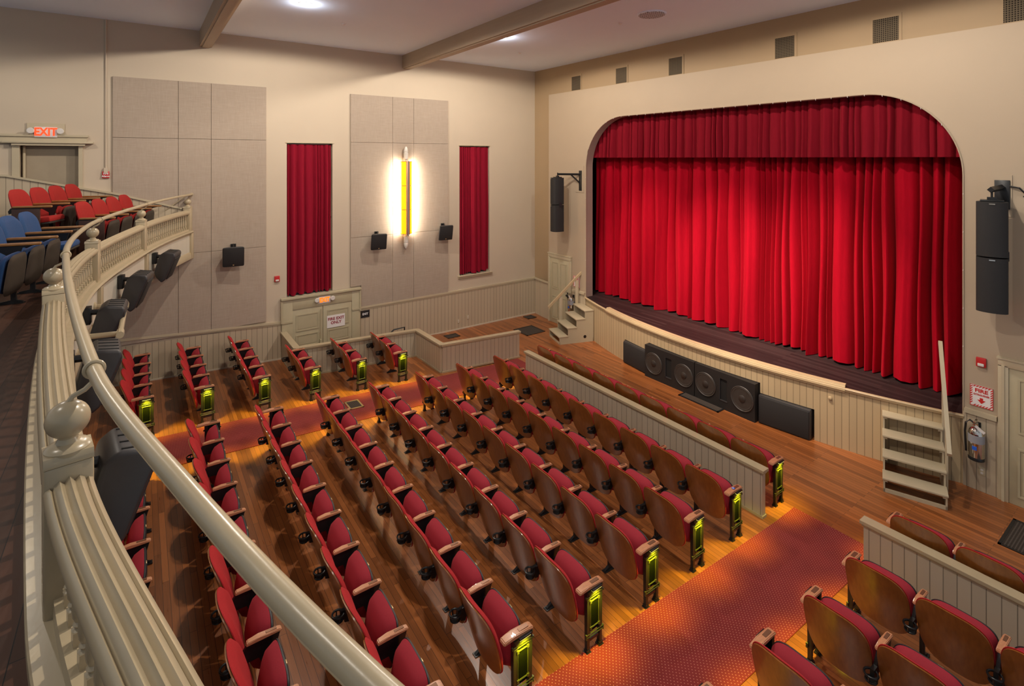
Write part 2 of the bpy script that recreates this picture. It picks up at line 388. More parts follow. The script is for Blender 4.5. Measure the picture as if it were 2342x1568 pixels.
m.add([(AX1, YS, 0), (XR, YS, 0), (XR, YS, ZT), (AX1, YS, ZT)], [(0, 1, 2, 3)])
for (xa, za), (xb, zb) in zip(arch[1:-1], arch[2:-1]):
    m.add([(xa, YS, za), (xb, YS, zb), (xb, YS, ZT), (xa, YS, ZT)], [(0, 1, 2, 3)])
m.add([(FL, YS, 0), (FL, YS + .10, 0), (FL, YS + .10, ZT), (FL, YS, ZT)], [(0, 1, 2, 3)])
m.add([(FL, YS, ZT), (XR, YS, ZT), (XR, YS + .10, ZT), (FL, YS + .10, ZT)], [(0, 1, 2, 3)])
struct(m.build('wall_stage', M_face, smooth=False))
m = MB()
for (xa, za), (xb, zb) in zip(arch, arch[1:]):
    m.add([(xa, YS - .004, za), (xb, YS - .004, zb), (xb, YS + .24, zb), (xa, YS + .24, za)], [(0, 1, 2, 3)])
struct(m.build('trim_1', M_jamb))
m = MB()    # thin raised bead round the arch
for i in range(len(arch) - 1):
    pass
m.tube([(x, YS - .006, z) for x, z in arch], .011, 6)
struct(m.build('trim_2', M_face))
# dark stage house behind the curtain
struct(MB().box(-11.6, -1.2, 11.2, 11.3, .9, 7.2).box(-11.7, -11.6, 9.94, 11.3, .9, 7.2).box(-1.2, -1.1, 9.94, 11.3, .9, 7.2).box(-11.7, -1.1, 9.82, 11.3, 6.6, 6.7)
       .build('wall_backstage', simple('black_paint', (.012, .01, .01), .9), smooth=False))
# right wall (just beyond the frame)
# wainscot
m = MB().box(XL, XL + .025, 2.6, 6.05, -.7, 1.04)
m.box(XL, XL + .025, 6.05, YS + .08, 0, 1.04).add([(XL + .02, YB, 0.56), (XL + .02, 2.62, .19), (XL + .02, 2.62, 1.0), (XL + .02, YB, 1.18)], [(0, 1, 2, 3)])
struct(m.build('trim_3', M_bbY, smooth=False))
def strip_yz(m, pts, X0, X1, h):
    for (ya, za), (yb, zb) in zip(pts, pts[1:]):
        m.add([(X, y, z + d) for X in (X0, X1) for (y, z) in ((ya, za), (yb, zb)) for d in (0, h)], [(0, 1, 3, 2), (4, 6, 7, 5), (0, 4, 5, 1), (2, 3, 7, 6), (0, 2, 6, 4), (1, 5, 7, 3)])
m = MB(); strip_yz(m, [(YB, 1.22), (-.4, 1.19), (.65, 1.12), (2.58, 1.0)], XL, XL + .05, .045); strip_yz(m, [(YB, 1.19), (-.4, 1.16), (.65, 1.09), (2.58, .965)], XL, XL + .035, .04)
strip_yz(m, [(4.38, 1.03), (YS + .1, 1.05)], XL, XL + .05, .045); strip_yz(m, [(4.38, .99), (YS + .1, 1.01)], XL, XL + .035, .045)
struct(m.build('trim_4', M_trim, smooth=False))
m = MB(); strip_yz(m, [(YB, rake(YB)), (2.62, rake(2.62))], XL + .02, XL + .035, .03); strip_yz(m, [(6.05, 0), (YS + .08, 0)], XL + .02, XL + .035, .035)
struct(m.build('baseboard_left', simple('pale_trim', (.66, .58, .45), .4), smooth=False))
# curved wainscot in the corner left of the stage
m = MB(); cc = []
for i in range(9):
    a = i / 8; cc.append((XL + .02 + a * .78, YS + .085 - .07 * math.sin(a * PI / 2)))
for (xa, ya), (xb, yb) in zip(cc, cc[1:]): m.add([(xa, ya, 0), (xb, yb, 0), (xb, yb, 1.06), (xa, ya, 1.06)], [(0, 1, 2, 3)])
m.box(-10.72, AX0, YS - .025, YS, 0, 1.06)
m.box(AX1, -1.99, YS - .025, YS, 0, 1.06)
m.box(-.6, XR, YS - .025, YS, 0, 1.06)
struct(m.build('trim_5', M_bbX, smooth=False))
m = MB()
for (xa, ya), (xb, yb) in zip(cc, cc[1:]): m.add([(xa, ya - d, z) for d in (0, .035) for z in (1.05, 1.10)] + [(xb, yb - d, z) for d in (0, .035) for z in (1.05, 1.10)], [(0, 1, 3, 2), (4, 6, 7, 5), (0, 4, 5, 1), (2, 3, 7, 6), (0, 2, 6, 4), (1, 5, 7, 3)])
m.box(-10.72, AX0 - .02, YS - .06, YS, 1.06, 1.12).box(AX1 + .02, -2.0, YS - .06, YS, 1.06, 1.12)
struct(m.build('trim_6', M_trim, smooth=False))
# ceiling beams
def beam(n, y0, y1, z0):
    struct(MB().box(XL, XR, y0, y1, z0, ZC).box(XL, XR, y0 + .045, y1 - .045, z0 - .02, z0).build(n, M_beam, smooth=False))
beam('trim_7', 5.48, 5.74, 7.02); beam('trim_8', 1.00, 1.22, 7.02)
# conduit down the left wall
o = MB().tube([(XL + .02, -.53, 4.5), (XL + .02, -.53, ZC)], .013, 8).box(XL, XL + .05, -.56, -.5, 4.42, 4.52).build('electrical_conduit', M_wall)
tag(o, 'thin painted conduit running down the wall to the upper fire alarm', 'conduit')

# ------------------------------------------------------------------ acoustic panels
def panel(y0, y1, z0, z1, ys, zs, label, notch=None):
    e = empty('acoustic_panel', (XL, (y0 + y1) / 2, z0), 0, label, 'acoustic panel', 'fabric acoustic panels on the left wall')
    yc = (y0 + y1) / 2; k = 0
    ed = [y0] + ys + [y1]; ez = [z0] + zs + [z1]
    for a, b in zip(ed, ed[1:]):
        for c, d in zip(ez, ez[1:]):
            g = .003
            if notch and a < notch[0] and c < notch[1]:
                pts = [(notch[0] - yc, c - z0), (b - yc - g, c - z0), (b - yc - g, d - z0 - g), (a - yc, d - z0 - g), (a - yc, notch[1] - z0), (notch[0] - yc, notch[1] - z0)]
                MB().prism(pts, 'X', 0.002, .04).build('fabric_board', M_panel, e, smooth=False)
            else: MB().box(.002, .04, a - yc + g, b - yc - g, c - z0 + g, d - z0 - g, bev=.003).build('fabric_board', M_panel, e, smooth=False)
panel(-.43, 2.27, 1.10, 6.27, [.63, 1.21], [2.76, 5.10], 'wide beige fabric acoustic panel behind the balcony end')
panel(4.14, 6.80, 1.06, 6.26, [5.21, 5.79], [2.78, 5.09], 'beige fabric acoustic panel behind the glowing wall sconce', (4.40, 1.60))

# ------------------------------------------------------------------ windows with curtains
def pleats(x0, x1, rnd, wmin, wmax, A):
    """returns sampled (x, depth) of a pleated cloth"""
    out = []; x = x0
    while x < x1:
        w_ = rnd.uniform(wmin, wmax); w_ = w_ if rnd.random() < .6 else wmin * rnd.uniform(.7, 1.2)
        a = A * rnd.uniform(.55, 1.0) * min(1, .45 + w_ / wmax); n = 14; sk = rnd.uniform(-.9, .9); pe = rnd.choice([1.8, 2.4, 3.6]); rip = rnd.choice([0, .04, .08]); off = A * rnd.uniform(-.12, .18)
        for i in range(n):
            s = i / n; q = abs(2 * s - 1); env = 1 - q ** pe
            out.append((x + s * w_, off * env + a * env + a * sk * (s - .5) * env + a * rip * math.sin(s * PI * 5) * env))
        x += w_
    out = [(min(p[0], x1), p[1]) for p in out if p[0] < x1] + [(x1, 0)]
    return out
def curtain(name, x0, x1, ztop, zbot, rnd, wmin, wmax, A, mat, plane, parent=None, top_amp=.5, nz=14, wob=.004, ztopf=None):
    # plane('x', along, out) -> xyz
    ps = pleats(x0, x1, rnd, wmin, wmax, A); n = len(ps); m = MB(); vs = []
    jit = [rnd.uniform(-.02, .02) for _ in range(n)]
    for j in range(nz + 1):
        t = j / nz
        for i, (x, d) in enumerate(ps):
            zt = ztopf(x) if ztopf else ztop
            z = zt + (zbot(x, d) - zt) * t if callable(zbot) else zt + (zbot - zt) * t
            dd = d * (top_amp + (1 - top_amp) * t ** .6) + wob * math.sin(7 * t + x * 9)
            vs.append(plane(x + wob * math.sin(3 * t * PI + x * 5), dd, z))
    m.add(vs, [(j * n + i, j * n + i + 1, (j + 1) * n + i + 1, (j + 1) * n + i) for j in range(nz) for i in range(n - 1)])
    return m.build(name, mat, parent, ang=60)
M_glass = simple('dark_window_glass', (.03, .03, .035), .1, var=0)
for k, (W, lab, sill) in enumerate([(W1, 'tall dark red pleated curtain above the double fire exit door', False), (W2, 'narrow red pleated curtain nearest the stage on the left wall', True)]):
    e = struct(empty('window_%d' % (k + 1), (XL, (W[0] + W[1]) / 2, W[2])))
    yc = (W[0] + W[1]) / 2
    h = W[3] - W[2]
    m = MB().box(-.155, -.13, W[0] - yc, W[1] - yc, 0, h); m.build('pane', M_glass, e)
    MB().box(-.13, -.11, W[0] - yc, W[0] - yc + .04, 0, h).box(-.13, -.11, W[1] - yc - .04, W[1] - yc, 0, h).box(-.13, -.11, W[0] - yc, W[1] - yc, h - .04, h).box(-.13, -.11, W[0] - yc, W[1] - yc, h / 2 - .02, h / 2 + .02).build('window_frame', M_trim, e)
    bx('head_casing', M_trim, 0, .02, W[0] - yc - .03, W[1] - yc + .03, h, h + .02, e)
    if sill: MB().box(-.02, .07, W[0] - yc - .06, W[1] - yc + .07, -.03, 0, bev=.006).box(0, .04, W[0] - yc - .05, W[1] - yc + .06, -.085, -.03, bev=.005).build('window_sill', M_trim, e)
    c = curtain('window_curtain', W[0] + .01, W[1] - .02, W[3] - .03, (lambda a, d, W=W, sl=sill: W[2] + (.02 if sl else .02) + .05 * (1 - d / .10) * (1 if d < .05 else .4)), random.Random(31 + k), .06, .21, .11, M_wincurt,
                lambda a, d, z: (XL - .07 + d, a, z), top_amp=.5)
    tag(c, lab, 'curtain')
# ------------------------------------------------------------------ doors
def panel_rect(m, X, y0, y1, z0, z1, t=.012, bw=.025):   # raised moulding rectangle on a face x=X
    m.box(X, X + t, y0, y1, z0, z0 + bw).box(X, X + t, y0, y1, z1 - bw, z1).box(X, X + t, y0, y0 + bw, z0 + bw, z1 - bw).box(X, X + t, y1 - bw, y1, z0 + bw, z1 - bw)
    m.box(X, X + t * .5, y0 + bw * 1.9, y1 - bw * 1.9, z0 + bw * 1.9, z1 - bw * 1.9)
e = struct(empty('door_1', (XL, 3.48, -.7)))
def lz(z): return z + .7
MB().box(.03, .06, -.67, -.005, 0, lz(1.27), bev=.004).build('door_leaf', M_door, e)
MB().box(.03, .06, .005, .68, 0, lz(1.27), bev=.004).build('door_leaf', M_door, e)
m = MB()
for a, b in ((-.60, -.10), (.10, .61)):
    for c, d in ((-.55, -.05), (.02, .32), (.40, .68), (.76, 1.14)): panel_rect(m, .06, a, b, lz(c), lz(d))
m.build('door_panels', M_door, e)
MB().tube([(.12, -.62, lz(.27)), (.12, -.06, lz(.27))], .014).box(.06, .12, -.64, -.6, lz(.24), lz(.3)).box(.06, .12, -.08, -.04, lz(.24), lz(.5)).tube([(.09, -.05, lz(-.5)), (.09, -.05, lz(1.2))], .01).build('panic_bar', M_door, e)
MB().box(.02, .075, -.90, -.67, 0, lz(1.52), bev=.004).box(.02, .075, .68, .88, 0, lz(1.54), bev=.004).box(.02, .075, -.67, .68, lz(1.27), lz(1.53), bev=.004) \
    .box(.02, .115, -.92, .90, lz(1.51), lz(1.565), bev=.008).box(.02, .095, -.92, -.88, lz(1.0), lz(1.5)).box(.02, .095, .86, .90, lz(1.0), lz(1.5)).box(.02, .09, -.89, -.67, lz(.99), lz(1.03)).box(.02, .09, .68, .88, lz(1.03), lz(1.07)).build('door_casing', M_door, e)
e = struct(empty('door_2', (XL, -1.33, 3.37)))
MB().box(-.2, -.15, -.38, .40, 0, 1.6).build('door_leaf', M_door2, e)
MB().box(-.02, .04, -.50, -.40, 0, 1.62).box(-.02, .04, .40, .46, 0, 1.75).box(-.02, .05, -.8, .52, 1.60, 1.74).box(-.02, .13, -.62, .62, 1.60, 1.635, bev=.006).box(-.02, .10, -.5, .5, 1.56, 1.60).box(-.02, .08, -.9, .54, 1.72, 1.76).build('door_casing', M_trim, e)
MB().tube([(-.1, -.36, 0), (-.1, -.36, 1.55)], .02).build('door_edge', M_trim, e)
def sdoor(n, x0, x1, zt, cs=.10, knob_side=1):
    e = struct(empty(n, ((x0 + x1) / 2, YS, 0))); hw = (x1 - x0) / 2
    MB().box(-hw, hw, -.03, -.005, 0, zt, bev=.003).build('door_leaf', M_door, e)
    m = MB()
    for a, b in ((-hw + .09, -.04), (.04, hw - .09)):
        for c, d in ((.12, .78), (.98, zt - .12)):
            R_ = [(a, c), (b, c), (b, d), (a, d)]
            for x_a, x_b, z_a, z_b in ((a, b, c, c + .025), (a, b, d - .025, d), (a, a + .025, c + .025, d - .025), (b - .025, b, c + .025, d - .025), (a + .05, b - .05, c + .05, d - .05)): m.box(x_a, x_b, -.042, -.03, z_a, z_b)
    m.build('door_panels', M_door, e)
    m = MB()
    for s in (-1, 1):
        a, b = sorted((s * hw, s * (hw + cs))); m.box(a, b, -.05, 0, 0, zt + .02, bev=.006).box(min(s * (hw + cs * .35), s * (hw + cs * .65)), max(s * (hw + cs * .35), s * (hw + cs * .65)), -.062, -.05, 0, zt + .02)
    m.box(-hw - cs, hw + cs, -.05, 0, zt, zt + .11, bev=.006).box(-hw - cs - .01, hw + cs + .01, -.065, 0, zt + .10, zt + .125)
    m.build('door_casing', M_trim, e)
    MB().lathe([(.012, 0), (.012, .03), (.03, .035), (.032, .055), (.015, .07)], 12, Matrix.Translation((knob_side * (hw - .06), -.03, .9)) @ Matrix.Rotation(PI / 2, 4, 'X')).box(knob_side * (hw - .06) - .025, knob_side * (hw - .06) + .025, -.035, -.03, .82, .98).build('door_knob', M_iron, e)
sdoor('door_3', -11.68, -10.86, 1.86, .08, 1)
sdoor('door_4', -1.88, -1.05, 1.84, .11, 1)

# ------------------------------------------------------------------ signs and alarms
def exit_sign(y, z, mat, label, sc_=1.0, box=True):
    e = empty('exit_sign', (XL, y, z), 0, label, 'exit sign')
    MB().box(.03, .09, -.17 * sc_, .17 * sc_, -.1 * sc_, .1 * sc_, bev=.02).build('housing', M_exitbox, e)
    if box: bx('mounting_board', M_trim, 0.004, .03, -.27 * sc_, .27 * sc_, -.15 * sc_, .17 * sc_, e)
    text('exit_letters', 'EXIT', (.205 if box else .17) * sc_, mat, e, (.093, 0, 0), RL, .002, .006, .78)
    for s in (-1, 1):
        MB().lathe([(.02, 0), (.05, .03), (.055, .05), (.045, .06)], 14, Matrix.Translation((.08, s * .21 * sc_, .02)) @ Matrix.Rotation(PI / 2, 4, 'Y')).box(.05, .08, min(s * .16, s * .21) * sc_, max(s * .16, s * .21) * sc_, 0, .03).build('lamp_head', M_white, e)
exit_sign(-1.38, 5.17, M_exit, 'glowing red exit sign above the upper balcony door', .95)
exit_sign(3.51, 1.40, M_exit2, 'glowing orange exit sign above the double fire exit door', .85, False)
e = empty('fire_exit_notice', (XL + .07, 3.78, .86), 0, 'white paper notice with red capitals taped to the fire exit door', 'notice')
bx('sheet', M_paper, 0, .004, -.21, .21, -.145, .145, e)
text('lettering', 'FIRE EXIT\nONLY', .092, M_maroonink, e, (.006, 0, 0.01), RL, .001, .0025)
e = empty('exit_plate', (XL + .03, 4.5, .885), 0, 'small black plate with white letters right of the fire exit door', 'sign')
bx('plate', M_blackink, 0, .008, -.11, .11, -.085, .085, e)
text('lettering', 'EXIT', .07, M_white_txt, e, (.010, 0, 0), RL, .001, .002)
def alarm(loc, rot, label, strobe=True):
    e = empty('fire_alarm', loc, rot, label, 'fire alarm')
    MB().box(-.055, .055, -.04, 0, -.065, .065, bev=.008).build('body', M_redsign, e)
    if strobe: MB().box(-.035, .035, -.055, -.04, -.05, -.01, bev=.006).build('strobe', M_white, e)
    else: text('lettering', 'Fire\nAlarm', .05, M_white_txt, e, (0, -.043, -.005), RS, .001, .001)
alarm((XL, -.53, 4.39), PI / 2, 'red fire alarm under the conduit beside the balcony', False)
alarm((XL, 2.49, 2.01), PI / 2, 'small red fire alarm on wall left of the fire exit')
alarm((-2.17, YS, 1.82), 0, 'red fire alarm above the right fire extinguisher sign')
def ext_sign(x, z, label):
    e = empty('fire_extinguisher_sign', (x, YS - .004, z), 0, label, 'sign')
    W_, H_ = .125, .15
    bx('plate', M_paper, -W_, W_, -.006, 0, -H_, H_, e)
    m = MB(); b = .028
    for k in range(-12, 13):     # candy stripes in the border
        for (x0, x1, z0, z1) in ((-W_, W_, H_ - b, H_), (-W_, W_, -H_, -H_ + b)):
            xa = k * .032; xs = [xa, xa + .016, xa + .016 + b, xa + b]
            if xs[0] >= x0 and xs[2] <= x1: m.add([(xs[0], -.0075, z0), (xs[1], -.0075, z0), (xs[2], -.0075, z1), (xs[3], -.0075, z1)], [(0, 1, 2, 3)])
        for (x0, x1) in ((-W_, -W_ + b), (W_ - b, W_)):
            za = k * .032
            if za >= -H_ and za + .016 + b <= H_: m.add([(x0, -.0075, za), (x0, -.0075, za + .016), (x1, -.0075, za + .016 + b), (x1, -.0075, za + b)], [(0, 1, 2, 3)])
    for x0, x1, z0, z1 in ((-W_, W_, H_ - .006, H_), (-W_, W_, -H_, -H_ + .006), (-W_, -W_ + .006, -H_, H_), (W_ - .006, W_, -H_, H_)): m.box(x0, x1, -.008, -.006, z0, z1)
    m.build('striped_border', M_redink, e, smooth=False)
    MB().prism([(-.018, -.02), (.018, -.02), (.018, -.05), (.045, -.05), (0, -.1), (-.045, -.05), (-.018, -.05)], 'Y', -.0085, -.006).build('arrow', M_redink, e, smooth=False)
    text('lettering', 'FIRE', .072, M_redink, e, (0, -.008, .075), RS, .001, .0022, 1.1)
    text('lettering', 'EXTINGUISHER', .034, M_redink, e, (0, -.008, .018), RS, .001, .001, .74)
ext_sign(-2.17, 1.33, 'red striped fire extinguisher sign right of the stage opening')
ext_sign(-10.58, 1.34, 'red striped fire extinguisher sign behind the left stage steps')
def extinguisher(x, z, label):
    e = empty('fire_extinguisher', (x, YS - .12, z), 0, label, 'fire extinguisher')
    MB().lathe([(.088, .03), (.09, .05), (.09, .36), (.082, .41), (.06, .445), (.025, .46), (.022, .49)], 24).build('cylinder', M_chrome, e)
    MB().lathe([(.085, 0), (.092, .006), (.092, .045), (.089, .05)], 24).build('base_ring', M_iron, e)
    MB().lathe([(.0912, .25), (.0916, .26), (.0916, .35), (.0912, .36)], 24).build('printed_label', simple('grey_label', (.33, .33, .36), .5), e)
    MB().box(-.025, .025, -.0945, -.085, .16, .21).build('blue_emblem', M_rubber, e)
    MB().box(-.02, .02, -.02, .02, .48, .52, bev=.004).box(-.012, .012, -.12, .02, .515, .53).box(-.012, .012, -.10, .02, .545, .556).build('valve_handle', M_chrome, e)
    MB().tube([(-.02, 0, .5), (-.07, 0, .53), (-.115, 0, .48), (-.125, 0, .36), (-.12, 0, .22), (-.11, -.01, .08)], .013, 8).build('hose', M_iron, e)
    MB().prism([(.02, .52), (.12, .45), (.10, .42), (.0, .49)], 'Y', -.1, -.097).build('paper_tag', M_paper, e, smooth=False)
    MB().box(-.03, .03, .08, .12, .1, .5).build('wall_hook', M_iron, e)
extinguisher(-2.2, .47, 'polished fire extinguisher hanging right of the right stage steps')
extinguisher(-10.68, .47, 'fire extinguisher half hidden behind the left stage steps')
def outlet(loc, rz, label):
    e = empty('wall_outlet', loc, rz, label, 'outlet')
    MB().box(-.035, .035, -.008, 0, -.057, .057, bev=.004).build('cover', M_trim, e)
    MB().box(-.014, .014, -.011, -.008, .01, .035).box(-.014, .014, -.011, -.008, -.035, -.01).build('socket', M_white, e)
outlet((XL + .026, 7.12, .23), PI / 2, 'left of two outlets low on the left wainscot')
outlet((XL + .026, 7.42, .29), PI / 2, 'right of two outlets low on the left wainscot')
outlet((-2.16, YS - .026, .29), 0, 'outlet below the right fire extinguisher')

# ------------------------------------------------------------------ wall sconce
e = empty('wall_sconce', (XL + .04, 5.535, 3.7), 0, 'long glowing amber glass wall sconce on the acoustic panel', 'sconce')
hw, hz = .155, .92
MB().prism([(.10, -hw), (.19, -hw * .3), (.20, -.03), (.185, -.03), (.18, -hw * .3 + .005), (.09, -hw + .005)], 'Z', -hz, hz).build('glass_shade', M_amber, e, smooth=False)
MB().prism([(.10, hw), (.19, hw * .3), (.20, .03), (.185, .03), (.18, hw * .3 - .005), (.09, hw - .005)], 'Z', -hz, hz).build('glass_shade', M_amber, e, smooth=False)
m = MB()
for z in (-hz, -hz + .006 + 2 * hz / 3, -hz + 4 * hz / 3, hz): 
    for s in (-1, 1): m.tube([(.10, s * hw, z), (.19, s * hw * .3, z), (.205, s * .03, z)], .006, 6)
m.build('glass_bars', simple('bronze', (.14, .07, .02), .4), e)
for z in (): pass
M_copper = simple('copper_strip', (.62, .32, .22), .35, metal=.4)
MB().box(.185, .225, -.045, .045, -hz - .01, hz + .01, bev=.006).build('front_strip', M_copper, e)
MB().tube([(.235, 0, -hz - .05), (.235, 0, hz + .01)], .012, 8).build('front_rod', M_chrome, e)
for s_ in (-1, 1):
    a, b = sorted((.90 * s_, 1.02 * s_)); c, d = sorted((.88 * s_, .96 * s_)); MB().box(0, .10, -.05, .05, a, b).box(.09, .18, -.03, .03, c, d).build('bracket', M_white, e)
    MB().lathe([(.06, .98 * s_), (.06, 1.14 * s_), (.05, 1.15 * s_), (.06, 1.17 * s_), (.05, 1.24 * s_), (.02, 1.30 * s_)], 14, Matrix.Translation((.08, 0, 0))).build('end_cap', M_sheen, e)
MB().tube([(.07, -.05, -.86), (.07, -.05, .86)], .016, 8).tube([(.07, .05, -.86), (.07, .05, .86)], .016, 8).build('lamp_tube', M_tube, e)
for s in (-1, 1):
    light('sconce_light', 'AREA', (XL + .15, 5.535 + s * .13, 3.7), 60, (1.0, .90, .74), (XL - .2, 5.535 + s * .55, 3.7), shape='RECTANGLE', size=.06, size_y=1.8)

# ------------------------------------------------------------------ surround speakers on walls
def surround(loc, rz, tilt, label, s=1.0, group=None, W_=.42, H_=.44, D=.19):
    e = empty('surround_speaker', loc, rz, label, 'speaker', group)       # local: wall plane y=0, speaker towards -y
    R_ = Matrix.Translation((0, -.20 * s, 0)) @ Matrix.Rotation(tilt, 4, 'X')
    bm = bmesh.new(); bmesh.ops.create_cube(bm, size=1)
    for v in bm.verts:
        f = 1.0 if v.co.y < 0 else .66
        v.co = Vector((v.co.x * W_ * f, v.co.y * D, v.co.z * H_ * (1.0 if v.co.y < 0 else .72)))
    bmesh.ops.bevel(bm, geom=bm.edges[:], offset=.03, segments=3, affect='EDGES', profile=.5); bm.verts.index_update()
    m = MB().add([v.co.copy() * s for v in bm.verts], [[v.index for v in f.verts] for f in bm.faces], R_); bm.free()
    m.build('cabinet', M_spk, e)
    MB().box(-W_ * .46 * s, W_ * .46 * s, (-D / 2 - .014) * s, (-D / 2 + .01) * s, -H_ * .46 * s, H_ * .46 * s, R_, bev=.02 * s).build('grille', M_cloth, e)
    m = MB()
    for i in range(4):
        x = (-.12 + .08 * i) * s; m.box(x - .028 * s, x + .028 * s, -.04 * s, -.005 * s, .185 * s * H_ / .44, .205 * s * H_ / .44, R_ @ Matrix.Rotation(-.0, 4, 'X'))
    MB().box(-.05 * s, .05 * s, -.03, 0, -.03, .22 * s).tube([(0, -.03, .19 * s), (0, -.10 * s, .225 * s), (0, -.17 * s, .17 * s)], .012).build('wall_bracket', M_iron, e)
    MB().box(-.012, .012, (-D / 2 - .02) * s, (-D / 2 - .012) * s, (-H_ * .40) * s, (-H_ * .36) * s, R_).build('badge', M_tag, e)
surround((XL + .04, 1.62, 2.66), PI / 2 - .12, .22, 'black wall speaker on the wide acoustic panel behind the balcony')
surround((XL + .04, 4.78, 2.68), PI / 2 - .12, .22, 'dark wall speaker left of the glowing sconce', .95)
surround((XL + .04, 6.62, 2.75), PI / 2 - .12, .22, 'dark wall speaker right of the glowing sconce', .95)

# balcony front speakers
def fascia_speaker(x, label):
    nn = Cn(x); rz = math.atan2(-nn[0], nn[1])
    e = empty('balcony_speaker', (x + nn[0] * .10, C(x) + nn[1] * .10, 2.92), rz, label, 'speaker', 'speakers hung along the balcony front')
    R_ = Matrix.Translation((0, .16, 0)) @ Matrix.Rotation(-.30, 4, 'X')
    pts = [(-.11, -.14), (-.12, .15), (-.07, .215), (.09, .235), (.12, .19), (.09, -.21), (.05, -.27), (-.05, -.22)]
    bm = bmesh.new(); vs = []
    for sx, k in ((-.21, 0), (.21, 1)):
        vs.append([bm.verts.new((sx * (.82 if p[0] < 0 else 1), p[0], p[1])) for p in pts])
    n = len(pts); bm.faces.new(vs[0][::-1]); bm.faces.new(vs[1])
    for i in range(n): bm.faces.new((vs[0][i], vs[0][(i + 1) % n], vs[1][(i + 1) % n], vs[1][i]))
    bmesh.ops.bevel(bm, geom=bm.edges[:], offset=.022, segments=3, affect='EDGES', profile=.5); bm.verts.index_update()
    MB().add([v.co.copy() for v in bm.verts], [[v.index for v in f.verts] for f in bm.faces], R_).build('cabinet', M_spk, e); bm.free()
    m = MB()
    for i in range(4):
        xx = -.135 + .09 * i; m.prism([(-.055, .214), (.080, .2335), (.080, .238), (-.055, .221)], 'X', xx - .006, xx + .006, R_)
    m.build('top_slots', M_slot, e)
    MB().box(-.17, .17, .100, .117, -.20, .16, R_ @ Matrix.Rotation(-.07, 4, 'X'), bev=.006).build('grille', M_cloth, e)
    MB().box(-.06, .06, -.04, .02, .02, .2, bev=.006).tube([(0, .0, .14), (0, .12, .13)], .03, 8).build('mounting_bracket', M_iron, e)
for x, l in ((-10.62, 'black angled balcony speaker nearest the left wall'), (-8.86, 'black angled balcony speaker, second from the left wall'), (-7.15, 'black balcony speaker behind the painted pipe frame'), (-5.55, 'black slotted balcony speaker under the handrail collar'), (-3.6, 'largest black slotted balcony speaker, just beyond the nearest newel ball')):
    fascia_speaker(x, l)

# column speakers beside the stage
def column_speaker(x, y, rz, z1, armdir, label):
    e = empty('column_speaker', (x, y, z1 - 1.47), rz, label, 'speaker')
    for k in range(2):
        z0 = k * .74; pts = [(-.16, .0), (-.16, -.1)] + [(.16 * math.sin(a), -.1 - .09 * math.cos(a)) for a in [(-PI / 2 + PI * i / 10) for i in range(1, 10)]] + [(.16, -.1), (.16, 0), (.11, .14), (-.11, .14)]
        MB().prism(pts, 'Z', z0, z0 + .72).build('cabinet', M_cloth, e, ang=25)
        MB().box(-.03, .03, -.197, -.188, z0 + .69, z0 + .705).build('badge', M_chrome, e)
    MB().box(.10, .17, -.02, .06, .68, .80).build('link_plate', M_iron, e)
    MB().box(-.12, .12, -.08, .08, 1.46, 1.485, bev=.004).box(-.05, .05, -.03, .03, 1.485, 1.52).tube([(0, 0, 1.51), (0, 0, 1.60)], .014).build('hanger', M_iron, e)
    return e
e = column_speaker(-10.92, 9.30, -.30, 4.18, 1, 'tall black hanging column speaker left of the stage')
eb = empty('speaker_bracket', (-10.42, YS, 4.15), 0, 'black wall bracket carrying the left column speaker', 'bracket')
MB().box(-.05, .05, -.03, 0, -.32, .22, bev=.004).build('wall_plate', M_iron, eb)
MB().tube([(0, -.03, .12), (-.5, -.40, .12)], .028, 4).build('support_arm', M_iron, eb)
MB().tube([(0, -.03, -.12), (-.2, -.17, .10)], .02, 4).build('brace', M_iron, eb)
e = column_speaker(-1.98, 9.32, .22, 4.13, -1, 'tall black hanging column speaker right of the stage')
eb = empty('speaker_bracket', (-1.93, YS, 4.30), 0, 'black wall bracket carrying the right column speaker', 'bracket')
MB().box(-.10, .06, -.03, 0, -.30, .10, bev=.004).build('wall_plate', M_iron, eb)
MB().tube([(-.02, -.03, .0), (-.05, -.44, -.02)], .04, 4).build('support_arm', M_iron, eb)
MB().tube([(.06, -.03, .02), (.16, -.05, .0), (.22, -.04, -.08), (.2, -.03, -.12)], .012, 6).build('cable', M_iron, eb)
tag(bx('wall_access_plate', M_face, -10.62, -10.30, YS - .012, YS, 3.78, 4.5), 'painted access plate behind the left speaker bracket', 'wall plate')
tag(bx('wall_access_plate', M_face, -2.18, -1.85, YS - .012, YS, 3.9, 4.47), 'painted access plate behind the right speaker bracket', 'wall plate')

# ------------------------------------------------------------------ vents
vn = ['leftmost small square vent above the stage', 'second square vent from the left above the stage', 'third square vent from the left above the stage', 'square vent above the right half of the stage curtain', 'square vent above the right end of the stage arch', 'square vent at the far top right corner']
for (xc, l) in zip((-10.71, -9.05, -7.43, -4.99, -3.37, -1.78), vn):
    e = empty('wall_vent', (xc, YS + .10, 6.77), 0, l, 'vent', 'air vents above the stage face')
    MB().box(-.22, .22, -.012, 0, -.235, -.19).box(-.22, .22, -.012, 0, .19, .235).box(-.22, -.18, -.012, 0, -.19, .19).box(.18, .22, -.012, 0, -.19, .19).build('frame', M_upper, e, smooth=False)
    bx('grille', M_grl, -.18, .18, -.008, 0, -.19, .19, e)
e = empty('ceiling_diffuser', (-6.3, 7.62, ZC), 0, 'round perforated air diffuser in the ceiling', 'vent')
MB().lathe([(.26, -.0), (.26, -.012), (.24, -.02)], 32).build('rim', M_ceil, e)
MB().lathe([(.235, -.005), (.235, -.028), (.05, -.032)], 32).build('perforated_plate', M_dgr, e)
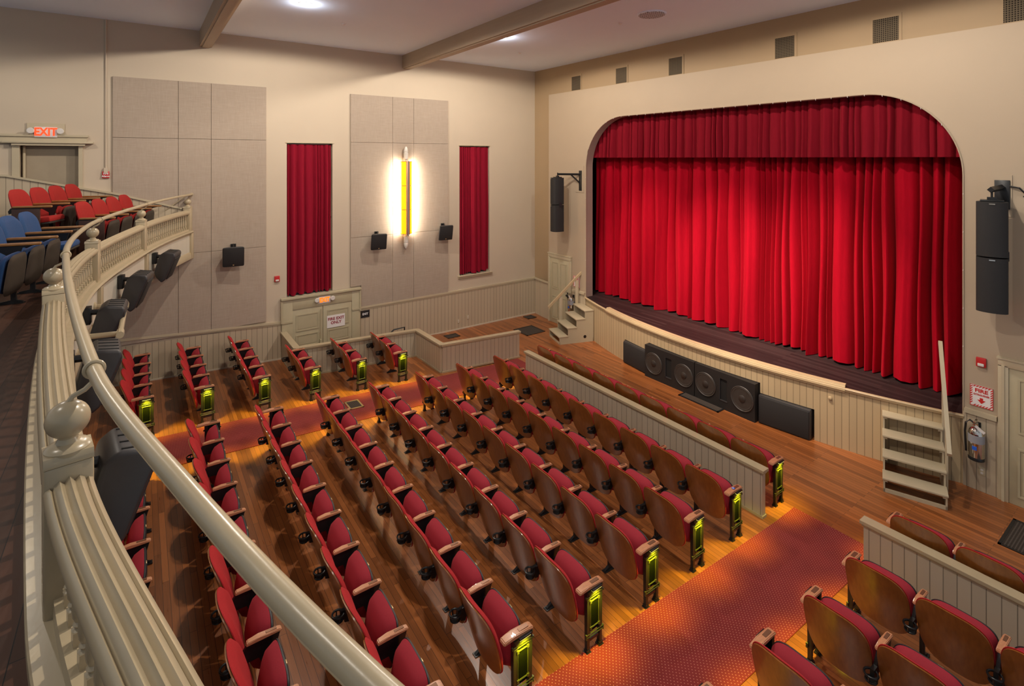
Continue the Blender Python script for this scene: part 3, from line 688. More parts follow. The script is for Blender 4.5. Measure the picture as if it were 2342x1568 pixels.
for (x, y), l in zip(DOWN + [(-10.27, 3.25), (-7.07, 7.62), (-10.53, 7.73)], ['bright recessed ceiling lamp between the beam and the stage wall', 'bright recessed ceiling lamp between the two beams', 'recessed ceiling lamp right of centre near the stage', 'recessed ceiling lamp right of centre over the stalls', 'tiny white ceiling sensor between the two beams', 'tiny white ceiling sensor near the round diffuser', 'tiny white ceiling sensor near the stage corner']):
    if l.startswith('tiny'):
        e = empty('ceiling_sensor', (x, y, ZC), 0, l, 'sensor'); MB().lathe([(.04, 0), (.04, -.012), (.02, -.03), (.005, -.035)], 14).build('cap', M_white, e)
    else:
        e = empty('ceiling_lamp', (x, y, ZC), 0, l, 'ceiling lamp')
        MB().lathe([(.11, 0), (.11, -.008), (.075, -.012), (.07, -.0)], 24).build('trim_ring', M_white, e)
        MB().lathe([(.068, -.004), (.068, -.014), (.01, -.018)], 20).build('bulb', M_lamp, e)
def grate(x, y, w_, d, label, z=0, frame=M_iron):
    e = empty('floor_grate', (x, y, z), 0, label, 'floor grate')
    bx('grille', M_fgr, -w_ / 2 + .03, w_ / 2 - .03, -d / 2 + .03, d / 2 - .03, 0, .008, e)
    MB().box(-w_ / 2, w_ / 2, -d / 2, -d / 2 + .03, 0, .012).box(-w_ / 2, w_ / 2, d / 2 - .03, d / 2, 0, .012).box(-w_ / 2, -w_ / 2 + .03, -d / 2, d / 2, 0, .012).box(w_ / 2 - .03, w_ / 2, -d / 2, d / 2, 0, .012).build('frame', frame, e, smooth=False)
    return e
grate(-11.35, 8.66, .62, .62, 'square black floor grate beside the left stage steps')
grate(-12.18, 6.72, .26, .36, 'small dark floor grate behind the left partition')
grate(-12.3, 9.4, .28, .3, 'small grey floor grate in the far corner')
grate(-6.1, 8.82, .88, .24, 'long black floor grate in front of the stage subwoofers')
grate(-1.45, 8.9, .62, .75, 'large grey floor grate right of the right stage steps')
g = grate(-9.5, 3.2, .34, .26, 'brass framed floor vent set in the left aisle carpet', rake(3.2) + .012, M_tag); g.rotation_euler = (-.048, 0, 0)

# ------------------------------------------------------------------ stage
CX_, CY_, CR_ = (AX0 + AX1) / 2, 0, 0
half = (AX1 - AX0) / 2; sag = .74; CR_ = (half**2 + sag**2) / (2 * sag); CY_ = YS + CR_ - sag
def apy(x, o=0.0): return CY_ - math.sqrt((CR_ + o)**2 - (x - CX_)**2)
NS = 60
xs = [AX0 + (AX1 - AX0) * i / NS for i in range(NS + 1)]
m = MB(); SX0, SX1, SZ = -8.36, -4.18, .69
def seg_wall(m, x0, x1, z0, z1, o=0, n=20):
    for i in range(n):
        a = x0 + (x1 - x0) * i / n; b = x0 + (x1 - x0) * (i + 1) / n
        m.add([(a, apy(a, o), z0), (b, apy(b, o), z0), (b, apy(b, o), z1), (a, apy(a, o), z1)], [(0, 1, 2, 3)])
seg_wall(m, AX0, SX0, 0, .98); seg_wall(m, SX0, -7.56, .51, .98); seg_wall(m, -7.56, -5.04, .69, .98); seg_wall(m, -5.04, SX1, .51, .98); seg_wall(m, SX1, AX1, 0, .98)
# recess for the subwoofers
m.add([(SX0, apy(SX0), 0), (SX0, 9.6, 0), (SX0, 9.6, SZ), (SX0, apy(SX0), SZ)], [(0, 1, 2, 3)])
m.add([(SX1, apy(SX1), 0), (SX1, 9.6, 0), (SX1, 9.6, SZ), (SX1, apy(SX1), SZ)], [(0, 1, 2, 3)])
m.add([(SX0, 9.6, 0), (SX1, 9.6, 0), (SX1, 9.6, SZ), (SX0, 9.6, SZ)], [(0, 1, 2, 3)])
struct(m.build('wall_apron', M_bbX2, smooth=False))
m = MB()
for a, b in zip(xs, xs[1:]):
    m.add([(a, apy(a) - .004, 1.0), (b, apy(b) - .004, 1.0), (b, 11.2, 1.0), (a, 11.2, 1.0)], [(0, 1, 2, 3)])
m.box(-11.6, AX0, YS + .2, 11.2, .98, 1.0).box(AX1, -1.2, YS + .2, 11.2, .98, 1.0)
struct(m.build('floor_stage', M_stage, smooth=False))
def apath(x0, x1, z, n=40):
    r = []
    for i in range(n + 1):
        x = x0 + (x1 - x0) * i / n; y = apy(x); d = Vector((x - CX_, y - CY_)).normalized(); r.append(((x, y, z), (d.x, d.y)))
    return r
M_lip = simple('apron_moulding_paint', (.54, .41, .24), .35, var=.05)
m = MB().sweep(apath(AX0, AX1, 1.0), [(0, .004), (.035, .004), (.045, -.012), (.035, -.03), (.03, -.05), (0, -.05)])
struct(m.build('trim_9', M_lip))
m = MB().sweep(apath(-9.1, -3.75, 1.0), [(-.10, .0), (-.10, .035), (-.085, .045), (.0, .045), (.008, .022), (.026, .020), (.030, .0), (.045, -.004), (.048, -.035), (.030, -.042), (.026, -.075), (0, -.08)])
struct(m.build('trim_10', M_lip, ang=20))
# grand curtain and valance
rc = random.Random(23)
c = curtain('stage_curtain', AX0 - .35, AX1 + .35, 6.1, lambda x, d: 1.03 + .02 * math.sin(x * 7), rc, .13, .40, .34, M_velvet, lambda a, d, z: (a, 10.50 - d, z), top_amp=.5, nz=24, wob=.014)
tag(c, 'large bright red velvet stage curtain hanging in deep folds', 'curtain')
rv = random.Random(9)
c = curtain('curtain_valance', AX0 - .3, AX1 + .3, 6.1, lambda x, d: 4.72, rv, .11, .26, .13, M_valance, lambda a, d, z: (a, 10.07 - d, z), top_amp=.55, nz=8, wob=.004)
tag(c, 'dark red pleated valance across the top of the stage arch', 'valance')
# little hooks round the arch
hooks = []
for i in range(30):
    s = i / 29 * (AX1 - AX0 - .5) + AX0 + .25; hooks.append((s, arch_z(s)))
for k in range(5): hooks += [(AX0 + .0, 2.0 + .55 * k), (AX1 - .0, 2.0 + .55 * k)]
hm = MB().tube([(0, 0, 0), (0, -.014, -.003), (0, -.02, -.02), (0, -.01, -.028)], .004, 5).mesh('screw_hook', M_white)
for x, z in hooks:
    o = bpy.data.objects.new('screw_hook', hm); col.objects.link(o); o.location = (x, YS - .0, z)
    wh = 'along the top edge' if AX0 + .1 < x < AX1 - .1 else ('on the left edge' if x < -6 else 'on the right edge')
    tag(o, 'tiny white screw hook ' + wh + ' of the stage arch', 'hook', 'screw hooks ' + wh + ' of the stage arch')

# subwoofers
def sub(x, y, W_, H_, rz, label):
    e = empty('subwoofer', (x, y, 0), rz, label, 'speaker')
    m = MB(); D = .36; fr = .03
    # cabinet with a port opening
    m.box(-W_ / 2, W_ / 2, fr, D, 0, H_).box(-W_ / 2, W_ / 2, 0, fr, 0, .16).box(-W_ / 2, W_ / 2, 0, fr, H_ - .12, H_).box(-W_ / 2, -.075, 0, fr, .16, H_ - .12).box(.075, W_ / 2, 0, fr, .16, H_ - .12)
    m.build('cabinet', simple('black_carpeted_box', (.012, .009, .008), .7, var=.15, scale=40), e, smooth=False)
    MB().box(-.08, .08, -.006, .025, .15, .165).box(-.08, -.07, -.006, .02, .15, H_ - .12).build('port_trim', M_spk, e)
    bx('port', M_slot, -.075, .075, .020, .031, .16, H_ - .12, e)
    for s in (-1, 1):
        T = Matrix.Translation((s * W_ * .305, 0, H_ * .5)) @ Matrix.Rotation(PI / 2, 4, 'X')
        MB().lathe([(.222, -.001), (.224, .008), (.216, .016), (.209, .012), (.20, .004)], 36, T).build('speaker_ring', simple('ring_grey', (.07, .06, .055), .35, metal=.3), e)
        MB().lathe([(.203, .005), (.19, .012), (.165, .004), (.10, .0035), (.065, .003), (.062, .012), (.03, .022), (.002, .026)], 36, T).build('cone', M_cone, e)
        MB().lathe([(.062, .013), (.045, .022), (.02, .028), (.002, .03)], 24, T).build('dust_cap', simple('dust_cap_brown', (.03, .022, .018), .5), e)
    return e
sub(-6.93, 9.0 - .10, 1.235, .68, 0, 'left black double subwoofer under the stage front')
sub(-5.68, 9.0 - .10, 1.235, .68, 0, 'right black double subwoofer under the stage front')
def clothbox(x, y, W_, H_, rz, label):
    e = empty('covered_speaker', (x, y, 0), rz, label, 'speaker')
    MB().box(-W_ / 2, W_ / 2, .0, .3, 0.0, H_, bev=.02).build('cabinet', M_spk, e)
    MB().box(-W_ / 2 + .015, W_ / 2 - .015, -.02, .02, .02, H_ - .02, bev=.015).build('grille_cloth', M_cloth, e)
clothbox(-7.95, 9.03, .78, .50, -.14, 'plain black covered speaker left of the subwoofers')
clothbox(-4.62, 9.02, .84, .50, .14, 'plain black covered speaker right of the subwoofers')
tag(MB().lathe([(.02, 0), (.03, .01), (.03, .03), (.01, .04)], 12, Matrix.Translation((-3.95, apy(-3.95), .78)) @ Matrix.Rotation(PI / 2, 4, 'X')).build('apron_knob', M_lip), 'small round knob on the stage apron beside the right steps', 'knob')

# stage steps
def steps(x, y, rz, side, label):
    e = empty('stage_steps', (x, y, 0), rz, label, 'steps', 'portable stage steps')
    W_, n, r, d = .70, 4, .20, .235
    M_st = M_trim
    prof = [(0, 0)]
    for k in range(n): prof += [(k * d, (k + 1) * r - .025), ((k + 1) * d, (k + 1) * r - .025)]
    prof += [(n * d, 0)]
    for xa in (0, W_ - .02): MB().prism(prof, 'X', xa, xa + .02).build('side_panel', M_st, e, smooth=False)
    for k in range(n):
        MB().box(-.01, W_ + .01, k * d - .02, (k + 1) * d + .005, (k + 1) * r - .025, (k + 1) * r, bev=.004).build('tread', M_st, e)
        m = MB()
        for xa in (.02, W_ - .05): m.box(xa, xa + .03, k * d, k * d + .02, (k + 1) * r - .055, (k + 1) * r - .025)
        m.build('cleat', M_st, e)
    bx('base_board', M_st, 0, W_, 0, .02, 0, .05, e); bx('base_board', M_st, 0, W_, n * d - .02, n * d, 0, .10, e)
    sx = -.02 if side < 0 else W_
    for yy, z0, z1 in ((d * 1.2, .05, 1.02), (d * 3.2, .4, 1.42)):
        MB().box(sx, sx + .03, yy, yy + .09, z0, z1, bev=.003).build('rail_post', M_st, e)
    MB().add(*[([( xx, yy, zz) for xx in (sx - .01, sx + .04) for (yy, zz) in ((-.04, .78), (-.01, .735), (1.25, 1.875), (1.22, 1.92))], [(0, 1, 2, 3), (7, 6, 5, 4), (0, 4, 5, 1), (1, 5, 6, 2), (2, 6, 7, 3), (3, 7, 4, 0)])][0]).build('handrail', M_lip if side < 0 else M_trim, e, smooth=False)
    if side < 0: MB().lathe([(.04, 0), (.04, .004)], 16, Matrix.Translation((W_ - .001, .70, .14)) @ Matrix.Rotation(PI / 2, 4, 'Y')).build('round_hole', M_iron, e)
steps(-10.70, 8.83, math.radians(-18), -1, 'cream portable wooden steps at the left end of the stage')
steps(-2.97, 8.55, math.radians(19.5), 1, 'cream portable wooden steps at the right end of the stage')

# ------------------------------------------------------------------ low partitions
def partition(p0, p1, h, mat, label, capw=.13, t=.07):
    a = Vector((p0[0], p0[1])); b = Vector((p1[0], p1[1])); L = (b - a).length; d = (b - a) / L
    ang = math.atan2(d.y, d.x); za, zb = rake(p0[1]), rake(p1[1])
    e = empty('low_partition', (p0[0], p0[1], min(za, zb)), 0, label, 'partition')
    nrm = Vector((-d.y, d.x)) * t / 2; z0 = min(za, zb)
    def wall(w, u0, u1):
        nn = Vector((-d.y, d.x)) * w / 2; vs = []
        e0 = -d * (w - t) / 2; e1 = d * (w - t) / 2 + (b - a)
        for q, zz in ((e0, za), (e1, zb)):
            for s in (-1, 1):
                for u in (u0, u1): vs.append((q.x + s * nn.x, q.y + s * nn.y, zz - z0 + u))
        return vs, [(0, 1, 3, 2), (4, 6, 7, 5), (0, 4, 5, 1), (2, 3, 7, 6), (0, 2, 6, 4), (1, 5, 7, 3)]
    MB().add(*wall(t, 0, h - .035)).build('beadboard_panel', mat, e, smooth=False)
    MB().add(*wall(capw, h - .035, h)).add(*wall(t + .03, h - .06, h - .035)).build('cap_rail', M_rail, e, smooth=False)
    MB().add(*wall(t + .025, 0, .035)).build('base_strip', M_rail, e, smooth=False)
    return e
partition((-8.80, 6.65), (-3.66, 6.65), .64, M_bbP, 'long low beadboard partition behind the front row of centre seats')
partition((-2.49, 6.65), (XR - .02, 6.65), .64, M_bbP, 'low beadboard partition in front of the right seats')
partition((XL + .03, 2.62), (-11.33, 2.62), .62, M_bbX, 'short partition from the wall left of the fire exit')
partition((-11.33, 2.62), (-11.30, 5.30), .62, M_bbPY, 'low partition along the sunken fire exit landing')
partition((-11.30, 5.30), (-10.10, 5.32), .62, M_bbX, 'short cross partition behind the last two-seat row')
partition((-10.10, 5.32), (-9.99, 7.30), .62, M_bbPY, 'low partition beside the left aisle carpet near the stage')
o = MB().tube([(-11.6, 4.62, .5), (-11.6, 4.85, .68), (-11.6, 5.12, .69), (-11.6, 5.12, .3)], .018, 8).tube([(-11.6, 4.62, .5), (-11.6, 4.45, .3), (-11.6, 4.45, -.7)], .018, 8).tube([(-11.6, 5.12, .3), (-11.6, 5.12, -.53)], .018, 8).build('black_handrail', M_iron)
tag(o, 'black metal handrail at the sunken fire exit steps', 'handrail')

# ------------------------------------------------------------------ carpets
def carpet_run(x0, x1, y0, y1, label):
    m = MB(); n = 8; ys = [y0 + (6.65 - y0) * i / n for i in range(n + 1)] + [y1]
    for a, b in zip(ys, ys[1:]): m.add([(x0, a, rake(a) + .008), (x1, a, rake(a) + .008), (x1, b, rake(b) + .008), (x0, b, rake(b) + .008)], [(0, 1, 2, 3)])
    for x in (x0, x1):
        for a, b in zip(ys, ys[1:]): m.add([(x, a, rake(a)), (x, b, rake(b)), (x, b, rake(b) + .008), (x, a, rake(a) + .008)], [(0, 1, 2, 3)])
    m.add([(x0, y1, 0), (x1, y1, 0), (x1, y1, .008), (x0, y1, .008)], [(0, 1, 2, 3)])
    tag(m.build('aisle_carpet', M_carpet, smooth=False), label, 'carpet')
carpet_run(-9.92, -8.88, -4.5, 7.22, 'dotted red carpet runner in the left aisle')
carpet_run(-3.53, -2.55, -4.5, 7.17, 'dotted red carpet runner in the right aisle')

# ------------------------------------------------------------------ theatre seats
def sup_outline(a, b, n, taper, K=44):
    o = []
    for i in range(K):
        t = 2 * PI * i / K; c, s = math.cos(t), math.sin(t)
        x = a * math.copysign(abs(c) ** (2 / n), c); z = b * math.copysign(abs(s) ** (2 / n), s)
        x *= 1 + taper * z / b; o.append((x, z))
    return o
def pad(a, b, n, taper, ys, thick_f, thick_b, zc, curve, rings=6, pw=4):
    """cushion/shell: ys(z)->y of mid surface; thick_f bulge to +y, thick_b to -y"""
    out = sup_outline(a, b, n, taper); K = len(out); vs = []; fs = []
    def yy(x, z): return ys(z) + curve * x * x
    for side, th in ((1, thick_f), (-1, thick_b)):
        base = len(vs)
        vs.append((0, yy(0, zc) + side * th, zc))
        for r in range(1, rings + 1):
            q = (r / rings) ** .7; pf = (1 - q ** pw) ** .5 if th > .012 else 1.0
            for x, z in out: vs.append((x * q, yy(x * q, zc + z * q) + side * th * max(pf, .0 if r < rings else 0.0), zc + z * q))
        for k in range(K): fs.append((base, base + 1 + k, base + 1 + (k + 1) % K))
        for r in range(rings - 1):
            for k in range(K): fs.append((base + 1 + r * K + k, base + 1 + r * K + (k + 1) % K, base + 1 + (r + 1) * K + (k + 1) % K, base + 1 + (r + 1) * K + k))
    A = 1 + (rings - 1) * K; B = len(vs) // 2 + A
    for k in range(K): fs.append((A + k, A + (k + 1) % K, B + (k + 1) % K, B + k))
    return MB().add(vs, fs)
PW = .5725
def yb(z): return -.175 - (z - .235) * .29
me_shell = pad(.262, .300, 3.2, .03, yb, .007, .007, .518, .55).mesh('backrest', M_shell)
me_backc = pad(.267, .307, 3.2, .03, lambda z: yb(z) + .016, .055, .008, .520, .55).mesh('back_cushion', M_backf)
def ysf(z): return -.05 + (z - .26) * .19
me_seatc = pad(.252, .195, 3.8, -.03, lambda z: ysf(z), .01, .10, .438, .0, pw=3).mesh('seat_cushion', M_cush)
me_pan = pad(.253, .196, 4.2, -.02, lambda z: ysf(z) + .024, .022, .012, .436, .0).mesh('seat_pan', M_pan)
me_plate = MB().box(.045, .085, ysf(.62) + .018, ysf(.62) + .034, .611, .629, bev=.003).mesh('number_plate', M_tag)
st = [(-.10, 0), (.10, 0), (.10, .015), (.035, .05), (.026, .30), (.055, .52), (.08, .603), (-.16, .603), (-.22, .52), (-.25, .40), (-.21, .39), (-.17, .46), (-.08, .46), (-.03, .32), (-.035, .05), (-.10, .015)]
me_std = MB().prism(st, 'X', -.013, .013).box(-.028, .028, -.11, .11, 0, .012).tube([(-.0, 0, .05), (0, .0, .5)], .022, 8).mesh('standard', M_iron)
ap = []
for y_, z_ in ((-.175, .606), (-.165, .632), (-.08, .638), (.05, .632), (.085, .624), (.09, .606)): ap.append((y_, z_))
bm = bmesh.new(); va = [bm.verts.new((-.025, p[0], p[1])) for p in ap]; vb = [bm.verts.new((.025, p[0], p[1])) for p in ap]
bm.faces.new(va[::-1]); bm.faces.new(vb)
for i in range(len(ap)): bm.faces.new((va[i], va[(i + 1) % len(ap)], vb[(i + 1) % len(ap)], vb[i]))
bmesh.ops.bevel(bm, geom=bm.edges[:], offset=.006, segments=2, affect='EDGES'); bm.verts.index_update()
me_arm = MB().add([v.co.copy() for v in bm.verts], [[v.index for v in f.verts] for f in bm.faces]).mesh('armrest', M_arm); bm.free()
me_slot = MB().box(-.011, .011, -.03, .05, .6335, .6385).mesh('inset_plate', simple('bronze_plate', (.24, .12, .07), .35, metal=.5))
T = Matrix.Translation((0, -.305, .49))
me_cup = MB().torus(.048, .009, T).torus(.040, .007, T @ Matrix.Translation((0, 0, -.05))).lathe([(.040, -.056), (.040, -.048), (.01, -.048)], 16, T).box(-.016, .016, -.285, -.22, .43, .51) \
    .tube([(.048, -.305, .49), (.040, -.305, .44)], .006, 5).tube([(-.048, -.305, .49), (-.040, -.305, .44)], .006, 5).tube([(0, -.353, .49), (0, -.345, .44)], .006, 5).mesh('cup_holder', M_iron)
# decorative aisle end
m = MB()
for s in (-1, 1):
    y = s * .078
    m.add([(-.018, y - .014, .03), (.018, y - .014, .03), (.018, y + .014, .03), (-.018, y + .014, .03), (-.02, y - .02, .60), (.02, y - .02, .60), (.02, y + .02, .60), (-.02, y + .02, .60)],
          [(0, 3, 2, 1), (4, 5, 6, 7), (0, 1, 5, 4), (1, 2, 6, 5), (2, 3, 7, 6), (3, 0, 4, 7)])
    m.box(-.028, .028, y - .028, y + .028, 0, .014).box(-.022, .022, y - .02, y + .02, .014, .035)
m.box(-.012, .012, -.078, .078, .10, .125)
me_end = m.mesh('end_standard', M_iron)
me_pnl = MB().box(.0, .012, -.07, .07, .19, .57).mesh('end_panel', M_irongr)
m = MB(); o_ = .016
def bar(m, y0, z0, y1, z1, r=.0045): m.tube([(o_, y0, z0), (o_, y1, z1)], r, 6)
bar(m, -.105, .515, .105, .515, .006); bar(m, -.09, .495, .09, .495)
bar(m, -.052, .465, .052, .465, .006); bar(m, -.052, .225, .052, .225, .006); bar(m, -.052, .225, -.052, .465); bar(m, .052, .225, .052, .465)
bar(m, -.105, .175, .105, .175, .006); bar(m, -.10, .150, .10, .150, .006); bar(m, -.085, .19, -.085, .56, .003); bar(m, .085, .19, .085, .56, .003)
for y in (-.052, .052):
    for z in (.225, .465): m.box(.008, .026, y - .010, y + .010, z - .012, z + .012)
for z in (.515, .175, .15):
    for y in (-.105, .105): m.box(.008, .026, y - .006, y + .006, z - .009, z + .009)
me_gilt = m.prism([(-.07, .525), (.07, .525), (.095, .575), (-.095, .575)], 'X', .010, .030).mesh('gilt_frame', M_brass)
me_lampb = MB().box(.026, .058, -.06, .06, .585, .60, bev=.003).mesh('lamp_hood', M_iron)
me_lampg = MB().box(.030, .054, -.055, .055, .580, .585).mesh('lamp_strip', M_aisle)
YEL = (1.0, .88, .02)
def put(name, me, parent, x=0.0, flip=False, z=0.0):
    o = bpy.data.objects.new(name, me); col.objects.link(o); o.parent = parent; o.location = (x, 0, z)
    if flip: o.rotation_euler = (0, 0, 0); o.scale = (-1, 1, 1)
    return o
SLOPE = -.048
def seat(x, y, label, group, left_end=False, right_end=False, cup=True, arm_right=False, pw=PW):
    e = empty('theater_seat', (x, y, rake(y)), 0, label, 'theater seat', group)
    put('back_cushion', me_backc, e); put('backrest', me_shell, e); put('seat_cushion', me_seatc, e)
    p = put('seat_pan', me_pan, e); q = put('number_plate', me_plate, p)
    def arm(xx, wide=False):
        a = put('armrest', me_arm, e, xx, z=-.012); put('inset_plate', me_slot, a)
        if wide: a.scale = (1.45, 1.15, 1.0)
    h = pw / 2
    def end(s):
        st_ = put('end_standard', me_end, e, s * h)
        pn = put('end_panel', me_pnl, e, s * h, s < 0); put('gilt_frame', me_gilt, pn)
        lp = put('aisle_lamp', me_lampb, e, s * h, s < 0); put('lamp_strip', me_lampg, lp)
        light('aisle_lamp_light', 'SPOT', (x + s * (h + .085), y, rake(y) + .57), 32, YEL, (x + s * (h - .04), y, rake(y)), spot_size=math.radians(112), spot_blend=1.0, shadow_soft_size=.03)
        arm(s * h, True)
    if left_end: end(-1)
    else: put('standard', me_std, e, -h); arm(-h); (put('cup_holder', me_cup, e, -h) if cup else None)
    if right_end: end(1)
    elif arm_right: put('standard', me_std, e, h); arm(h)
    return e
ORD = ['first', 'second', 'third', 'fourth', 'fifth', 'sixth', 'seventh', 'eighth', 'ninth', 'tenth']
ROWY = [7.08, 5.97, 5.13, 4.29, 3.43, 2.57, 1.71, .85, .0]
CX0 = -8.66
for r, y in enumerate(ROWY):
    for i in range(9):
        pos = 'left aisle seat' if i == 0 else ('right aisle seat' if i == 8 else ORD[i] + ' seat from left aisle')
        rd = 'front row before the long partition' if r == 0 else ORD[r - 1] + ' row behind the long partition'
        pw_ = (-3.67 + (6.5 - y) * .05 - CX0) / 9
        seat(CX0 + pw_ * (i + .5), y, 'red folded %s, %s' % (pos, rd) + ('' if r == 0 else ', centre block'), 'red folded seats of the centre block', i == 0, i == 8, cup=True, pw=pw_)
LY = [4.41, 3.55, 2.67, 1.80, .92, .08]
LN = ['row nearest the stage', 'second row from the stage', 'third row from the stage', 'fourth row from the stage', 'fifth row from the stage', 'rearmost row']
for r, y in enumerate(LY):
    n = 2 if r < 3 else 4; LP = .55
    for i in range(n):
        k = n - 1 - i
        pos = 'aisle seat with lit end' if i == n - 1 else ('wall seat' if i == 0 and n == 4 else ORD[k] + ' seat in from aisle' if not (n == 2 and i == 0) else 'inner seat')
        seat(-10.09 - PW / 2 - LP * k, y, 'red folded %s, left block, %s' % (pos, LN[r]), 'red folded seats of the left block', False, i == n - 1)
RX0 = -2.32
for r, y in enumerate([7.05, 5.93, 5.09, 4.25, 3.39]):
    for i in range(4):
        pos = 'aisle seat' if i == 0 else ORD[i] + ' seat from aisle'
        rd = 'front row before the right partition' if r == 0 else ORD[r - 1] + ' row behind the right partition'
        seat(RX0 + PW * (i + .5), y, 'red wooden-backed %s, %s' % (pos, rd), 'wooden-backed seats of the right block', i == 0, False, arm_right=(i == 3))
# blue accessibility sticker on one armrest
yy = ROWY[1]; o = MB().lathe([(.020, 0), (.020, .002)], 16).build('access_sticker', M_rubber)
o.location = (-3.67 + (6.5 - yy) * .05, yy - .05, rake(yy) + .629); tag(o, 'round blue wheelchair sticker on an aisle armrest', 'sticker')
w_ = text('wheelchair_mark', 'L', .02, M_white_txt, o, (-.002, 0, .002), (0, 0, 0), .0005); bpy.data.objects.remove(w_)
MB().torus(.007, .0014, Matrix.Translation((-.001, -.004, .003)), 14, 5).tube([(-.003, .012, .003), (-.001, .002, .003), (.007, .002, .003), (.010, -.009, .003)], .0014, 5).build('wheelchair_mark', M_white_txt, o)

# ------------------------------------------------------------------ balcony
ZB = 3.15
m = MB(); n = 60
tiers = [(-.02, 1.05, 0.0), (1.05, 1.95, .22), (1.95, 2.85, .44), (2.85, 5.0, .66)]
def cpt(x, off, z): nn = Cn(x); return (min(max(x, XL), XR), C(x) - off, z)
for (a, b, dz) in tiers:
    for i in range(n):
        x0 = XL + (XR - XL) * i / n; x1 = XL + (XR - XL) * (i + 1) / n
        m.add([cpt(x0, a, ZB + dz), cpt(x1, a, ZB + dz), cpt(x1, b, ZB + dz), cpt(x0, b, ZB + dz)], [(0, 1, 2, 3)])
        if dz: m.add([cpt(x0, a, ZB + dz - .22), cpt(x1, a, ZB + dz - .22), cpt(x1, a, ZB + dz), cpt(x0, a, ZB + dz)], [(0, 1, 2, 3)])
struct(m.build('floor_balcony', M_bfloor, smooth=False))
m = MB()
for i in range(n):
    x0 = XL + (XR - XL) * i / n; x1 = XL + (XR - XL) * (i + 1) / n
    m.add([cpt(x0, 0, 2.74), cpt(x1, 0, 2.74), cpt(x1, 5, 2.74), cpt(x0, 5, 2.74)], [(0, 1, 2, 3)])
struct(m.build('ceiling_under_balcony', M_wall, smooth=False))
m = MB().sweep(cpath(XL, XR, 0, 70), [(-.03, 2.70), (.055, 2.70), (.055, 3.20), (-.03, 3.20)])
struct(m.build('wall_balcony_front', M_bbF, smooth=False))
m = MB().sweep(cpath(XL, XR, 0, 70), [(.05, 2.66), (.085, 2.66), (.09, 2.70), (.075, 2.78), (.055, 2.80), (-.03, 2.66)])
struct(m.build('trim_11', M_rail))
# wainscot on the wall beside the balcony seats
m = MB(); capp = [(YB, 4.62), (-1.9, 4.38), (-.90, 4.13), (-.43, 4.02), (.685, 3.667)]
for (ya, za), (yb_, zb_) in zip(capp, capp[1:]): m.add([(XL + .045, ya, 3.1), (XL + .045, yb_, 3.1), (XL + .045, yb_, zb_), (XL + .045, ya, za)], [(0, 1, 2, 3)])
struct(m.build('trim_12', M_bbY, smooth=False))
m = MB(); strip_yz(m, capp, XL + .0, XL + .075, .035); struct(m.build('trim_13', M_trim, smooth=False))
# balustrade: newel posts, rails, balusters
POSTS = [-12.50, -10.22, -7.96, -5.20, -2.32, .15]
pn = ['against the acoustic panel', 'second from the left wall', 'third from the left wall', 'behind the curved handrail at far left', 'nearest the camera', 'beyond the near end']
for x, l in zip(POSTS, pn):
    nn = Cn(x); rz = math.atan2(-nn[0], nn[1])
    e = empty('newel_post', (x, C(x), 2.68), rz, 'cream balcony newel post with a ball finial, ' + l, 'newel post', 'newel posts of the balcony rail')
    H0 = 2.68
    MB().box(-.065, .065, -.065, .065, 3.14 - H0, 3.69 - H0, bev=.01).prism([(-.065, 3.69 - H0), (.065, 3.69 - H0), (.065, 3.705 - H0), (.055, 3.72 - H0), (-.055, 3.72 - H0), (-.065, 3.705 - H0)], 'Y', -.065, .065) \
        .box(-.055, .055, .05, .095, 0, 3.2 - H0, bev=.006).build('post', M_rail, e)
    z0 = 3.72 - H0
    MB().lathe([(.062, z0 - .01), (.064, z0 + .004), (.056, z0 + .014), (.044, z0 + .018), (.034, z0 + .022), (.026, z0 + .036), (.030, z0 + .045)] +
               [(.062 * math.cos(a), z0 + .096 + .061 * math.sin(a)) for a in [(-PI / 2 + .55 + (PI - .62) * i / 12) for i in range(13)]], 28).build('ball_finial', M_rail, e)
BAL = [(.021, 0), (.021, .045), (.013, .05), (.019, .06), (.013, .068), (.018, .08), (.0205, .10), (.018, .15), (.013, .19), (.0125, .20), (.018, .208), (.012, .216), (.019, .226), (.014, .232), (.0185, .262), (.0185, .29)]
me_bal = MB().lathe(BAL[1:], 12).box(-.019, .019, -.019, .019, 0, .045).mesh('baluster', M_rail)
me_bal_lo = MB().lathe(BAL[1:], 7).box(-.019, .019, -.019, .019, 0, .045).mesh('baluster', M_rail)
TOP = [(-.07, 3.575), (-.078, 3.60), (-.072, 3.622), (-.058, 3.630), (-.05, 3.622), (-.046, 3.634), (-.030, 3.645), (-.016, 3.634), (-.012, 3.638), (.0, 3.652), (.012, 3.638), (.016, 3.634), (.030, 3.645), (.046, 3.634), (.05, 3.622), (.058, 3.630), (.072, 3.622), (.078, 3.60), (.07, 3.575), (.045, 3.556), (-.045, 3.556)]
BOT = [(-.108, 3.14), (-.108, 3.195), (-.102, 3.202), (-.042, 3.206), (-.04, 3.262), (.04, 3.262), (.05, 3.232), (.10, 3.225), (.115, 3.205), (.10, 3.18), (.06, 3.165), (.06, 3.14)]
bn = ['between the wall post and the second post', 'between the second and third newel posts', 'between the third and fourth newel posts', 'just beyond the nearest newel post', 'fluted near end at the bottom left']
